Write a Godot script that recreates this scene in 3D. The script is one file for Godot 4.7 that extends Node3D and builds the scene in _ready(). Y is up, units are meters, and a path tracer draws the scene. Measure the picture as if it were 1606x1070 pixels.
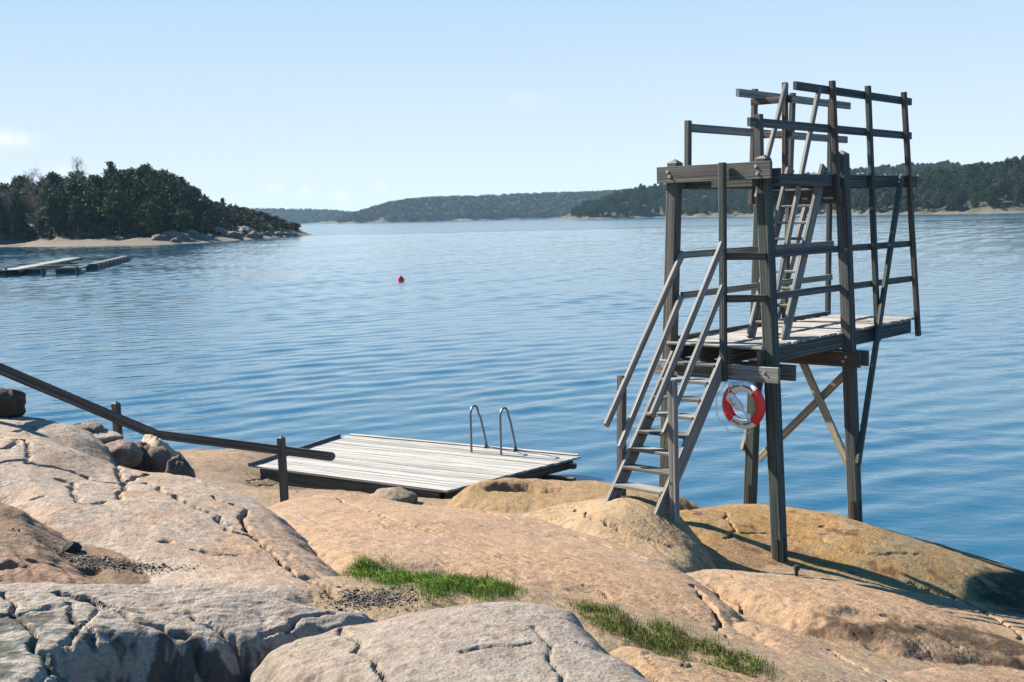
extends Node3D
# Bathing place on a granite shore: diving tower, swimming raft, handrail, wooded inlet. y is up, the water lies at y = 0.

const FOCAL := 1860.0
const EYE := 4.75
var cam_basis := Basis.from_euler(Vector3(deg_to_rad(-5.96), 0.0, deg_to_rad(-1.4)))
var rng := RandomNumberGenerator.new()
var mats := {}
var used := {}

# ------------------------------------------------------------------ helpers
class MB:
	var v := PackedVector3Array()
	var n := PackedVector3Array()
	var uv := PackedVector2Array()
	var c := PackedColorArray()
	var col := Color(1, 1, 1)
	func tri(a: Vector3, b: Vector3, d: Vector3, nn: Vector3, ua := Vector2.ZERO, ub := Vector2.ZERO, ud := Vector2.ZERO) -> void:
		if (b - a).cross(d - a).dot(nn) > 0.0:
			var t := b; b = d; d = t
			var tu := ub; ub = ud; ud = tu
		v.append(a); v.append(b); v.append(d)
		n.append(nn); n.append(nn); n.append(nn)
		uv.append(ua); uv.append(ub); uv.append(ud)
		c.append(col); c.append(col); c.append(col)
	func tri_s(a: Vector3, b: Vector3, d: Vector3, na: Vector3, nb: Vector3, nd: Vector3) -> void:
		if (b - a).cross(d - a).dot(na + nb + nd) > 0.0:
			var t := b; b = d; d = t
			var tn := nb; nb = nd; nd = tn
		v.append(a); v.append(b); v.append(d)
		n.append(na); n.append(nb); n.append(nd)
		for k in 3:
			uv.append(Vector2.ZERO); c.append(col)
	func quad(a: Vector3, b: Vector3, d: Vector3, e: Vector3, nn: Vector3, ua := Vector2.ZERO, ub := Vector2.ZERO, ud := Vector2.ZERO, ue := Vector2.ZERO) -> void:
		tri(a, b, d, nn, ua, ub, ud)
		tri(a, d, e, nn, ua, ud, ue)
	# a timber from a to b; w lies along side, h across it; edges chamfered
	func timber(a: Vector3, b: Vector3, w: float, h: float, side: Vector3, off: Vector2, ch := 0.006) -> void:
		var ax := (b - a).normalized()
		var s := (side - ax * side.dot(ax)).normalized()
		var t := ax.cross(s).normalized()
		var hw := w * 0.5
		var hh := h * 0.5
		var k := minf(ch, minf(hw, hh) * 0.4)
		var ring := [Vector2(hw - k, -hh), Vector2(hw, -hh + k), Vector2(hw, hh - k), Vector2(hw - k, hh), Vector2(-hw + k, hh), Vector2(-hw, hh - k), Vector2(-hw, -hh + k), Vector2(-hw + k, -hh)]
		var len := (b - a).length()
		var run := 0.0
		var ca := a + ax * k
		var cb := b - ax * k
		for i in 8:
			var p: Vector2 = ring[i]
			var q: Vector2 = ring[(i + 1) % 8]
			var d := (q - p).length()
			var e2 := Vector2((q - p).y, -(q - p).x).normalized()
			var nn := s * e2.x + t * e2.y
			var p3 := s * p.x + t * p.y
			var q3 := s * q.x + t * q.y
			var u0 := off.x + run * 2.0
			var u1 := off.x + (run + d) * 2.0
			quad(a + p3, a + q3, b + q3, b + p3, nn, Vector2(u0, off.y), Vector2(u1, off.y), Vector2(u1, off.y + len * 0.25), Vector2(u0, off.y + len * 0.25))
			run += d
			var uc := Vector2(off.x, off.y)
			tri(a, a + p3, a + q3, -ax, uc, uc + Vector2(p.x, p.y) * 2.0, uc + Vector2(q.x, q.y) * 2.0)
			tri(b, b + p3, b + q3, ax, uc, uc + Vector2(p.x, p.y) * 2.0, uc + Vector2(q.x, q.y) * 2.0)
		ca = cb
	# a round tube along a list of points
	func tube(pts: Array, radii: Array, sides := 8) -> void:
		var prev := Vector3.UP
		var rings := []
		for i in pts.size():
			var p: Vector3 = pts[i]
			var d: Vector3 = (pts[mini(i + 1, pts.size() - 1)] - pts[maxi(i - 1, 0)]).normalized()
			if absf(d.dot(prev)) > 0.95:
				prev = Vector3.RIGHT if absf(d.x) < 0.9 else Vector3.FORWARD
			var s := (prev - d * prev.dot(d)).normalized()
			prev = s
			var t := d.cross(s)
			var ring := []
			for k in sides:
				var an := TAU * k / sides
				ring.append([p + (s * cos(an) + t * sin(an)) * float(radii[mini(i, radii.size() - 1)]), s * cos(an) + t * sin(an)])
			rings.append(ring)
		for i in rings.size() - 1:
			for k in sides:
				var k2 := (k + 1) % sides
				var A = rings[i][k]; var B = rings[i][k2]; var C = rings[i + 1][k2]; var D = rings[i + 1][k]
				tri_s(A[0], B[0], C[0], A[1], B[1], C[1])
				tri_s(A[0], C[0], D[0], A[1], C[1], D[1])
		for e in [0, rings.size() - 1]:
			var nn: Vector3 = (pts[1] - pts[0]).normalized() * -1.0 if e == 0 else (pts[-1] - pts[-2]).normalized()
			for k in sides:
				tri(pts[e], rings[e][k][0], rings[e][(k + 1) % sides][0], nn)
	func mesh(m: Material) -> ArrayMesh:
		var a := []
		a.resize(Mesh.ARRAY_MAX)
		a[Mesh.ARRAY_VERTEX] = v
		a[Mesh.ARRAY_NORMAL] = n
		a[Mesh.ARRAY_TEX_UV] = uv
		a[Mesh.ARRAY_COLOR] = c
		var am := ArrayMesh.new()
		am.add_surface_from_arrays(Mesh.PRIMITIVE_TRIANGLES, a)
		am.surface_set_material(0, m)
		return am

# smooth surface through scattered points: multiquadric with a plane
class Surf:
	var p := PackedVector2Array()
	var w := PackedFloat64Array()
	var pl := Vector3.ZERO
	var c2 := 0.2
	func fit(pts: Array, c: float, smooth := 0.002) -> void:   # pts: Vector3(x, h, z)
		c2 = c * c
		var n := pts.size()
		# plane by least squares
		var sx := 0.0; var sz := 0.0; var sh := 0.0
		for q in pts:
			sx += q.x; sz += q.z; sh += q.y
		sx /= n; sz /= n; sh /= n
		var xx := 0.001; var zz := 0.001; var xz := 0.0; var xh := 0.0; var zh := 0.0
		for q in pts:
			var dx: float = q.x - sx
			var dz: float = q.z - sz
			xx += dx * dx; zz += dz * dz; xz += dx * dz; xh += dx * (q.y - sh); zh += dz * (q.y - sh)
		var det := xx * zz - xz * xz
		pl.x = (xh * zz - zh * xz) / det
		pl.y = (zh * xx - xh * xz) / det
		pl.z = sh - pl.x * sx - pl.y * sz
		var A := []
		for i in n:
			var row := PackedFloat64Array()
			row.resize(n + 1)
			for j in n:
				var d2 := Vector2(pts[i].x - pts[j].x, pts[i].z - pts[j].z).length_squared()
				row[j] = -sqrt(d2 + c2) + (smooth if i == j else 0.0)
			row[n] = pts[i].y - (pl.x * pts[i].x + pl.y * pts[i].z + pl.z)
			A.append(row)
			p.append(Vector2(pts[i].x, pts[i].z))
		for i in n:
			var best := i
			for r in range(i + 1, n):
				if absf(A[r][i]) > absf(A[best][i]):
					best = r
			var tmp = A[i]; A[i] = A[best]; A[best] = tmp
			var ri: PackedFloat64Array = A[i]
			for r in range(i + 1, n):
				var rr: PackedFloat64Array = A[r]
				var f := rr[i] / ri[i]
				if f != 0.0:
					for k in range(i, n + 1):
						rr[k] -= f * ri[k]
					A[r] = rr
		w.resize(n)
		for i in range(n - 1, -1, -1):
			var s: float = A[i][n]
			for k in range(i + 1, n):
				s -= A[i][k] * w[k]
			w[i] = s / A[i][i]
	func h(x: float, z: float) -> float:
		var s := pl.x * x + pl.y * z + pl.z
		for i in p.size():
			var dx := x - p[i].x
			var dz := z - p[i].y
			s -= w[i] * sqrt(dx * dx + dz * dz + c2)
		return s

func ray(px: float, py: float) -> Vector3:
	return cam_basis * Vector3((px - 803.0) / FOCAL, -(py - 535.0) / FOCAL, -1.0)

func at_depth(px: float, py: float, d: float) -> Vector3:
	var r := ray(px, py)
	return Vector3(0, EYE, 0) + r * (d / -r.z)

func at_height(px: float, py: float, h: float) -> Vector3:
	var r := ray(px, py)
	return Vector3(0, EYE, 0) + r * ((h - EYE) / r.y)

func numbered(called: String) -> String:
	used[called] = used.get(called, -1) + 1
	return called if used[called] == 0 else "%s_%03d" % [called, used[called]]

func tag(o: Node, label: String, category: String, group := "", kind := "") -> Node:
	if label: o.set_meta("label", label)
	if category: o.set_meta("category", category)
	if group: o.set_meta("group", group)
	if kind: o.set_meta("kind", kind)
	return o

func thing(called: String, at: Vector3, turn: float, label: String, category: String, group := "") -> Node3D:
	var o := Node3D.new()
	o.name = numbered(called)
	add_child(o)
	o.position = at
	o.rotation.y = turn
	tag(o, label, category, group)
	return o

func part(called: String, mb: MB, m: Material, parent: Node3D) -> MeshInstance3D:
	return part_mesh(called, mb.mesh(m), parent)

func part_mesh(called: String, mesh: Mesh, parent: Node3D) -> MeshInstance3D:
	var o := MeshInstance3D.new()
	o.name = called
	o.mesh = mesh
	parent.add_child(o, true)
	return o

func top_mesh(called: String, mesh: Mesh) -> MeshInstance3D:
	var o := MeshInstance3D.new()
	o.name = numbered(called)
	o.mesh = mesh
	add_child(o)
	return o

func copy(o: Node3D, called: String) -> Node3D:
	var c: Node3D = o.duplicate()
	c.name = numbered(called)
	add_child(c)
	return c

func noise(freq: float, oct := 4, sd := 1, kind := FastNoiseLite.TYPE_SIMPLEX_SMOOTH) -> FastNoiseLite:
	var f := FastNoiseLite.new()
	f.noise_type = kind
	f.frequency = freq
	f.fractal_octaves = oct
	f.fractal_type = FastNoiseLite.FRACTAL_FBM if oct > 1 else FastNoiseLite.FRACTAL_NONE
	f.seed = sd
	return f

func lin(r: float, g: float, b: float) -> Color:   # linear colour to an albedo colour
	return Color(r, g, b).linear_to_srgb()

func plain(r: float, g: float, b: float, rough := 0.8, metal := 0.0) -> StandardMaterial3D:
	var m := StandardMaterial3D.new()
	m.albedo_color = lin(r, g, b)
	m.roughness = rough
	m.metallic = metal
	return m

# ------------------------------------------------------------------ materials
func make_materials() -> void:
	# granite: speckle and stain over vertex colours, grain as relief
	var n1 := noise(0.09, 3, 11).get_seamless_image(512, 512)
	var n2 := noise(0.012, 4, 12).get_seamless_image(512, 512)
	var n3 := noise(0.035, 5, 13).get_seamless_image(512, 512)
	var alb := Image.create(512, 512, false, Image.FORMAT_RGB8)
	var hgt := Image.create(512, 512, false, Image.FORMAT_L8)
	for y in 512:
		for x in 512:
			var a := n1.get_pixel(x, y).r
			var b := n2.get_pixel(x, y).r
			var d := n3.get_pixel(x, y).r
			var k := 0.80 + (a - 0.5) * 0.24 + (b - 0.5) * 0.20
			if a < 0.27: k *= 0.84
			var warm := (d - 0.5) * 0.09
			alb.set_pixel(x, y, Color(clampf(k + warm * 0.6, 0, 1), clampf(k, 0, 1), clampf(k - warm, 0, 1)))
			hgt.set_pixel(x, y, Color(clampf(0.5 + (a - 0.5) * 0.35 + (d - 0.5) * 0.9, 0, 1), 0, 0))
	alb.generate_mipmaps()
	var rock := StandardMaterial3D.new()
	rock.vertex_color_use_as_albedo = true
	rock.albedo_texture = ImageTexture.create_from_image(alb)
	rock.albedo_color = lin(0.89, 0.865, 0.85)
	rock.roughness = 0.88
	rock.metallic_specular = 0.35
	rock.heightmap_enabled = true
	rock.heightmap_texture = ImageTexture.create_from_image(hgt)
	rock.heightmap_scale = 0.9
	rock.uv1_triplanar = true
	rock.uv1_world_triplanar = true
	rock.uv1_scale = Vector3(0.9, 0.9, 0.9)
	mats.rock = rock
	var far := StandardMaterial3D.new()
	far.vertex_color_use_as_albedo = true
	far.roughness = 0.95
	mats.far = far
	# weathered timber: grain runs along v
	var g1 := noise(0.035, 4, 21).get_seamless_image(512, 32)
	g1.resize(512, 512, Image.INTERPOLATE_CUBIC)
	var g2 := noise(0.01, 4, 22).get_seamless_image(512, 512)
	var g3 := noise(0.11, 2, 23).get_seamless_image(512, 24)
	g3.resize(512, 512, Image.INTERPOLATE_CUBIC)
	var wood := Image.create(512, 512, false, Image.FORMAT_RGB8)
	var wh := Image.create(512, 512, false, Image.FORMAT_L8)
	var knots := []
	rng.seed = 5
	for i in 26:
		knots.append(Vector3(rng.randf() * 512, rng.randf() * 512, rng.randf_range(3.0, 6.0)))
	for y in 512:
		for x in 512:
			var a := g1.get_pixel(x, y).r
			var b := g2.get_pixel(x, y).r
			var d := g3.get_pixel(x, y).r
			var k := 0.74 + (a - 0.5) * 0.42 + (d - 0.5) * 0.3
			var h := 0.5 + (a - 0.5) * 0.5 + (d - 0.5) * 0.6
			var st := (b - 0.5) * 0.5
			wood.set_pixel(x, y, Color(clampf(k + st * 0.25, 0.05, 1), clampf(k + st * 0.22, 0.05, 1), clampf(k + st * 0.12, 0.05, 1)))
			wh.set_pixel(x, y, Color(clampf(h, 0, 1), 0, 0))
	for kn in knots:
		for dy in range(-9, 10):
			for dx in range(-9, 10):
				var q: float = Vector2(dx, dy * 1.6).length() / kn.z
				if q < 1.0:
					var X := posmod(int(kn.x) + dx, 512)
					var Y := posmod(int(kn.y) + dy, 512)
					wood.set_pixel(X, Y, wood.get_pixel(X, Y).darkened(0.6 * (1.0 - q * q)))
	wood.generate_mipmaps()
	var wt := ImageTexture.create_from_image(wood)
	var ht := ImageTexture.create_from_image(wh)
	var tones := {"wood_a": [0.27, 0.265, 0.25], "wood_b": [0.134, 0.133, 0.127], "wood_c": [0.108, 0.114, 0.11], "wood_leg": [0.085, 0.105, 0.096], "wood_red": [0.112, 0.092, 0.080], "wood_pale": [0.42, 0.39, 0.31], "deck": [0.37, 0.352, 0.335], "deck_b": [0.305, 0.292, 0.275], "deck_c": [0.41, 0.392, 0.37], "wood_rail": [0.112, 0.110, 0.108], "wood_old": [0.105, 0.098, 0.080]}
	for k in tones:
		var m := StandardMaterial3D.new()
		var t: Array = tones[k]
		m.albedo_color = lin(t[0] * 1.25, t[1] * 1.25, t[2] * 1.25)
		m.albedo_texture = wt
		m.roughness = 0.82
		m.metallic_specular = 0.3
		m.heightmap_enabled = true
		m.heightmap_texture = ht
		m.heightmap_scale = 0.25
		mats[k] = m
	mats.steel = plain(0.16, 0.17, 0.19, 0.42, 0.9)
	mats.zinc = plain(0.42, 0.42, 0.42, 0.5, 0.9)
	mats.rust = plain(0.032, 0.02, 0.014, 0.85)
	mats.red = plain(0.62, 0.025, 0.02, 0.45)
	mats.white = plain(0.72, 0.69, 0.65, 0.5)
	mats.rope = plain(0.72, 0.70, 0.66, 0.8)
	mats.ink = plain(0.02, 0.02, 0.025, 0.6)
	mats.redink = plain(0.55, 0.08, 0.08, 0.6)
	mats.yellow = plain(0.60, 0.47, 0.08, 0.7)
	mats.rubber = plain(0.03, 0.03, 0.032, 0.7)
	mats.concrete = plain(0.40, 0.38, 0.35, 0.9)
	var leaf := StandardMaterial3D.new()
	leaf.vertex_color_use_as_albedo = true
	leaf.roughness = 0.75
	leaf.metallic_specular = 0.2
	leaf.cull_mode = BaseMaterial3D.CULL_DISABLED
	leaf.backlight_enabled = true
	leaf.backlight = Color(0.18, 0.22, 0.10)
	mats.leaf = leaf
	var bark := StandardMaterial3D.new()
	bark.vertex_color_use_as_albedo = true
	bark.roughness = 0.9
	mats.bark = bark
	# water
	var wn := noise(0.02, 4, 31).get_seamless_image(512, 512)
	var water := StandardMaterial3D.new()
	water.albedo_color = lin(0.002, 0.048, 0.092)
	water.roughness = 0.03
	water.metallic_specular = 0.5
	water.heightmap_enabled = true
	water.heightmap_texture = ImageTexture.create_from_image(wn)
	water.heightmap_scale = 0.45
	water.uv1_triplanar = true
	water.uv1_world_triplanar = true
	water.uv1_scale = Vector3(0.22, 0.22, 0.34)
	mats.water = water
	var open_water: StandardMaterial3D = water.duplicate()
	open_water.heightmap_scale = 2.0
	open_water.roughness = 0.13
	open_water.uv1_scale = Vector3(0.10, 0.10, 0.16)
	mats.open_water = open_water

func sky_cover() -> ImageTexture:
	# a few small fair-weather clouds low over the inlet
	var W := 2048
	var H := 1024
	var im := Image.create(W, H, false, Image.FORMAT_RGBA8)
	im.fill(Color(1, 1, 1, 0))
	var nz := noise(0.06, 5, 41)
	for c in [[12, 214, 36, 12, 0.85], [100, 266, 16, 8, 0.55], [22, 285, 18, 8, 0.6], [828, 156, 30, 11, 0.33], [808, 150, 14, 7, 0.25], [536, 303, 16, 6, 0.55], [478, 297, 12, 6, 0.4], [426, 294, 16, 6, 0.3], [448, 143, 14, 7, 0.12], [596, 291, 10, 5, 0.25], [1790, 190, 60, 16, 0.4], [-260, 230, 70, 18, 0.6], [-500, 150, 60, 16, 0.4]]:
		var d := ray(c[0], c[1]).normalized()
		var az := atan2(d.x, -d.z)
		var el := asin(d.y)
		var cx := (az / TAU) * W
		var cy := (0.5 - el / PI) * H
		var rx: float = c[2] / FOCAL / TAU * W
		var ry: float = c[3] / FOCAL / PI * H
		for y in range(int(cy - ry * 3) - 1, int(cy + ry * 3) + 2):
			for x in range(int(cx - rx * 3) - 1, int(cx + rx * 3) + 2):
				var q := Vector2((x - cx) / rx, (y - cy) / ry)
				var a: float = clampf(exp(-q.length_squared() * 0.9) * (0.75 + 1.5 * nz.get_noise_2d(x * 3.0, y * 5.0)) - 0.08, 0, 1) * c[4]
				var X := posmod(x, W)
				var o := im.get_pixel(X, y)
				if a > o.a:
					im.set_pixel(X, y, Color(1, 1, 1, a))
	return ImageTexture.create_from_image(im)

func _ready() -> void:
	# ---- camera, sky, sun, exposure
	var cam := Camera3D.new()
	cam.name = "camera"
	cam.position = Vector3(0, EYE, 0)
	cam.basis = cam_basis
	cam.fov = rad_to_deg(2.0 * atan(535.0 / FOCAL))
	cam.far = 9000.0
	add_child(cam)
	cam.current = true
	var env := Environment.new()
	var sm := ProceduralSkyMaterial.new()
	sm.sky_top_color = lin(0.001, 0.108, 0.262)
	sm.sky_horizon_color = lin(0.255, 0.288, 0.298)
	sm.sky_curve = 0.23
	sm.ground_bottom_color = lin(0.02, 0.04, 0.06)
	sm.ground_horizon_color = lin(0.1, 0.15, 0.18)
	sm.sun_angle_max = 20.0
	sm.sky_cover = sky_cover()
	sm.sky_cover_modulate = Color(0.36, 0.29, 0.26)
	var sky := Sky.new()
	sky.sky_material = sm
	env.background_mode = Environment.BG_SKY
	env.sky = sky
	env.tonemap_mode = Environment.TONE_MAPPER_LINEAR
	env.tonemap_exposure = 3.4
	env.fog_enabled = true
	env.fog_density = 0.000055
	env.fog_light_color = lin(0.42, 0.72, 0.98)
	env.sdfgi_enabled = true
	env.ssao_enabled = true
	env.ssil_enabled = true
	var we := WorldEnvironment.new()
	we.name = "environment"
	we.environment = env
	add_child(we)
	var sun := DirectionalLight3D.new()
	sun.name = "sun"
	sun.light_energy = 1.6
	sun.light_color = Color(1.0, 0.955, 0.88)
	sun.light_angular_distance = 0.5
	sun.shadow_enabled = true
	var az := deg_to_rad(61.0)
	var el := deg_to_rad(38.5)
	sun.basis = Basis.looking_at(Vector3(sin(az) * cos(el), -sin(el), cos(az) * cos(el)))
	add_child(sun)
	make_materials()
	print("materials ", Time.get_ticks_msec())
	# ---- large structure
	build_rock()
	print("rock ", Time.get_ticks_msec())
	build_water()
	print("water ", Time.get_ticks_msec())
	build_shores()
	print("shores ", Time.get_ticks_msec())
	# ---- objects
	build_tower()
	build_lifebuoy()
	build_raft()
	build_handrail()
	build_jetty()
	build_small_things()
	build_grass()
	print("done ", Time.get_ticks_msec())

# ------------------------------------------------------------------ rock shore
var gx := PackedFloat32Array()
var gz := PackedFloat32Array()
var gh := PackedFloat32Array()
var gl := PackedByteArray()
var NX := 0
var NZ := 0

func grade(stops: Array) -> PackedFloat32Array:   # stops: [from, to, step], ...
	var a := PackedFloat32Array()
	for s in stops:
		var k := int(round((s[1] - s[0]) / s[2]))
		for i in k:
			a.append(lerpf(s[0], s[1], float(i) / k))
	a.append(stops[-1][1])
	return a

func poly_dist(poly: PackedVector2Array, p: Vector2) -> float:   # positive outside
	var best := 1e9
	var inside := false
	var n := poly.size()
	var j := n - 1
	for i in n:
		var a := poly[i]
		var b := poly[j]
		var ab := b - a
		var t := clampf((p - a).dot(ab) / maxf(ab.length_squared(), 1e-9), 0, 1)
		best = minf(best, (p - a - ab * t).length_squared())
		if (a.y > p.y) != (b.y > p.y) and p.x < (b.x - a.x) * (p.y - a.y) / (b.y - a.y) + a.x:
			inside = not inside
		j = i
	return -sqrt(best) if inside else sqrt(best)

# each mass: edge and inner points as [pixel x, pixel y, metres away]; slope of its flank; roundness of its rim
var masses := [
	{"edge": [[-150, 636, 14.6], [0, 648, 14.2], [60, 651, 14.2], [130, 664, 13.8], [165, 690, 13.4], [185, 735, 12.9], [250, 737, 12.8], [330, 747, 12.4], [400, 775, 11.8], [440, 802, 11.2], [480, 850, 10.2], [542, 900, 9.3], [565, 940, 8.5], [470, 940, 8.1], [400, 930, 8.05], [300, 920, 8.05], [235, 902, 8.45], [165, 874, 8.95], [105, 852, 9.3], [50, 805, 9.75], [0, 760, 10.5], [-150, 730, 11.2]],
		"in": [[100, 700, 12.1], [60, 745, 11.0], [200, 780, 10.75], [300, 825, 10.0], [300, 775, 11.2], [400, 850, 9.75], [450, 890, 9.15], [120, 745, 11.4], [200, 850, 9.4], [330, 880, 9.05]], "slope": 1.1, "rim": 0.10, "c": 0.5},
	{"edge": [[-200, 730, 9.9], [0, 776, 9.3], [30, 806, 9.0], [60, 845, 8.6], [110, 882, 8.1], [175, 902, 7.8], [100, 906, 7.5], [0, 902, 7.5], [-200, 890, 7.5]], "in": [[-60, 840, 8.4], [20, 868, 8.15]], "slope": 0.8, "rim": 0.14, "c": 0.4},
	{"edge": [[-260, 880, 7.7], [0, 905, 7.5], [100, 905, 7.5], [200, 905, 7.6], [330, 911, 7.6], [450, 938, 7.45], [530, 955, 7.4], [610, 946, 7.75], [540, 972, 7.15], [440, 988, 6.98], [392, 1004, 6.8], [330, 1003, 6.72], [250, 990, 6.7], [140, 990, 6.55], [85, 1015, 6.3], [55, 1075, 5.85], [-100, 1090, 5.7], [-260, 1000, 6.2]], "in": [[100, 950, 6.95], [250, 950, 7.1], [0, 980, 6.55], [400, 960, 7.15]], "slope": 3.0, "rim": 0.028, "c": 0.4},
	{"edge": [[402, 1012, 6.62], [440, 996, 6.78], [530, 972, 7.0], [640, 946, 7.1], [760, 933, 7.1], [850, 929, 7.1], [890, 945, 6.9], [960, 1010, 6.2], [1060, 1078, 5.65], [1060, 1160, 5.1], [800, 1180, 4.9], [640, 1085, 5.75], [520, 1056, 6.05], [425, 1035, 6.35]], "in": [[700, 985, 6.45], [850, 995, 6.3], [600, 1010, 6.4], [760, 1060, 5.85]], "slope": 1.7, "rim": 0.06, "c": 0.5},
	{"edge": [[400, 790, 13.6], [440, 778, 14.8], [480, 771, 15.2], [560, 768, 15.6], [620, 778, 15.2], [700, 792, 14.6], [800, 797, 14.2], [880, 815, 13.4], [960, 840, 12.6], [1060, 876, 11.6], [1090, 897, 11.0], [1150, 940, 9.95], [1172, 972, 9.3], [1140, 985, 9.0], [1080, 975, 9.05], [1000, 955, 9.2], [920, 935, 9.4], [820, 915, 9.45], [700, 885, 9.85], [560, 884, 9.7], [500, 872, 10.1], [450, 850, 10.9], [410, 815, 12.2]], "in": [[600, 820, 11.75], [700, 832, 11.55], [800, 852, 11.2], [900, 872, 10.8], [1000, 910, 10.1], [1090, 945, 9.6], [540, 800, 13.1]], "slope": 1.3, "rim": 0.12, "c": 0.5},
	{"edge": [[800, 802, 14.3], [850, 792, 14.8], [900, 781, 14.9], [950, 775, 14.6], [1000, 778, 14.3], [1050, 790, 14.0], [1088, 815, 13.3], [1104, 850, 12.6], [1098, 880, 11.9], [1050, 886, 11.5], [960, 856, 12.0], [880, 826, 12.9], [810, 806, 13.8]], "in": [[949, 788, 13.29], [1028, 803, 12.83], [1060, 821, 12.95], [968, 779.5, 13.6], [900, 803, 13.7], [1000, 840, 12.5]], "slope": 2.0, "rim": 0.09, "c": 0.5},
	{"edge": [[1050, 790, 15.2], [1110, 782, 16.0], [1180, 784, 16.7], [1260, 797, 16.4], [1310, 803, 16.0], [1380, 825, 15.5], [1450, 843, 15.3], [1540, 865, 15.1], [1606, 886, 14.8], [1750, 935, 14.2], [1740, 1090, 11.4], [1606, 1070, 11.3], [1500, 1050, 11.3], [1400, 1020, 11.4], [1300, 990, 11.7], [1240, 965, 11.9], [1150, 925, 12.0], [1104, 878, 12.6], [1070, 832, 13.9]], "in": [[1223, 878, 13.71], [1341, 814, 15.24], [1178, 786, 16.28], [1046, 802, 14.67], [1200, 830, 14.65], [1350, 862, 13.9], [1450, 890, 13.6], [1280, 850, 14.2], [1364, 922, 13.2], [1512, 974, 12.7], [1287, 902, 13.45]], "slope": 1.15, "rim": 0.16, "c": 0.6},
	{"edge": [[1075, 882, 11.35], [1130, 880, 11.75], [1250, 893, 11.5], [1350, 910, 11.2], [1450, 935, 10.8], [1530, 965, 10.4], [1606, 1000, 10.0], [1780, 1060, 9.5], [1720, 1075, 9.1], [1606, 1030, 9.45], [1500, 1018, 9.4], [1400, 995, 9.4], [1300, 965, 9.6], [1200, 935, 10.1], [1120, 908, 10.75]], "in": [[1300, 935, 10.3], [1450, 972, 10.0], [1180, 912, 10.65], [1560, 1000, 9.85]], "slope": 0.95, "rim": 0.14, "c": 0.5},
	{"edge": [[1110, 925, 10.1], [1140, 945, 9.65], [1220, 975, 9.15], [1300, 1008, 8.8], [1400, 1045, 8.45], [1460, 1038, 8.8], [1606, 1052, 8.85], [1780, 1095, 8.5], [1700, 1220, 7.0], [1300, 1200, 6.6], [1250, 1085, 7.3], [1222, 1045, 7.75], [1215, 1010, 8.25], [1180, 965, 9.1]], "in": [[1300, 1050, 8.1], [1450, 1075, 8.0], [1240, 1005, 8.5]], "slope": 1.4, "rim": 0.08, "c": 0.4},
	{"edge": [[985, 1006, 7.0], [1060, 1026, 6.95], [1140, 1040, 6.95], [1215, 1062, 6.85], [1300, 1085, 6.75], [1240, 1200, 5.6], [1080, 1130, 5.85], [1030, 1060, 6.45]], "in": [[1130, 1070, 6.5]], "slope": 1.2, "rim": 0.06, "c": 0.4},
	{"edge": [[705, 790, 16.6], [714, 768, 17.0], [738, 749, 17.4], [790, 742, 17.8], [860, 746, 17.9], [950, 750, 17.8], [1050, 766, 17.2], [1100, 781, 16.6], [960, 792, 15.8], [850, 797, 15.9], [760, 797, 16.2]], "in": [[760, 764, 17.0], [850, 764, 17.15], [950, 768, 16.9]], "slope": 1.6, "rim": 0.10, "c": 0.3},
]
# hollows, the flat landing rock and the sea bed
var floor_px := [[600, 903, 9.3], [700, 912, 8.95], [800, 927, 8.6], [590, 945, 8.25], [950, 978, 7.9], [1100, 1024, 7.6], [1200, 1062, 7.2], [860, 940, 8.5], [1030, 1000, 7.75], [230, 905, 8.6], [160, 890, 8.7], [80, 860, 9.0], [430, 768, 20.2], [330, 722, 21.5], [300, 760, 18.5], [560, 778, 18.0], [660, 800, 17.0], [500, 770, 19.6], [1180, 1005, 8.6], [1500, 1050, 9.2], [1000, 800, 16.0]]
var floor_w := [Vector3(-6.3, 0.22, -23.6), Vector3(-5.2, 0.12, -24.2), Vector3(-4.3, -0.15, -24.4), Vector3(-8.5, 0.35, -23.5), Vector3(-8, 0.9, -17.5), Vector3(-11, 0.8, -18), Vector3(-7, -0.7, -27), Vector3(-12, -0.3, -25), Vector3(-2.5, -0.3, -22.6), Vector3(0.2, -0.5, -20.6), Vector3(-1.5, 0.12, -19.4), Vector3(0.8, 0.1, -18.7), Vector3(3, -0.9, -19.5), Vector3(0, -1.5, -25), Vector3(6, -1.0, -18), Vector3(8.5, -1.1, -15.8), Vector3(11, -1.2, -14), Vector3(9.5, -0.2, -12), Vector3(10, 0.5, -9), Vector3(-2.5, 1.35, -5.2), Vector3(-5, 1.5, -5.4), Vector3(2.6, 1.5, -5.2), Vector3(0, 2.7, -1.2), Vector3(-6, 2.7, -1.0), Vector3(7, 2.0, -1.0), Vector3(0, 1.7, -4.3), Vector3(6, 1.2, -6), Vector3(-10, 2.2, -9), Vector3(0.4, 1.55, -6.6), Vector3(-2.15, 0.95, -12.0), Vector3(-2.7, 0.8, -13.0), Vector3(-1.62, 1.35, -10.5), Vector3(-1.9, 1.1, -11.2)]
# linear base colours of the masses; the last is the hollow floor
var mass_col := [Color(0.379, 0.268, 0.195), Color(0.276, 0.167, 0.106), Color(0.331, 0.291, 0.257), Color(0.302, 0.260, 0.224), Color(0.401, 0.266, 0.168), Color(0.380, 0.271, 0.162), Color(0.318, 0.194, 0.074), Color(0.373, 0.249, 0.153), Color(0.346, 0.227, 0.147), Color(0.367, 0.240, 0.141), Color(0.304, 0.201, 0.095), Color(0.300, 0.215, 0.135)]
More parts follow.
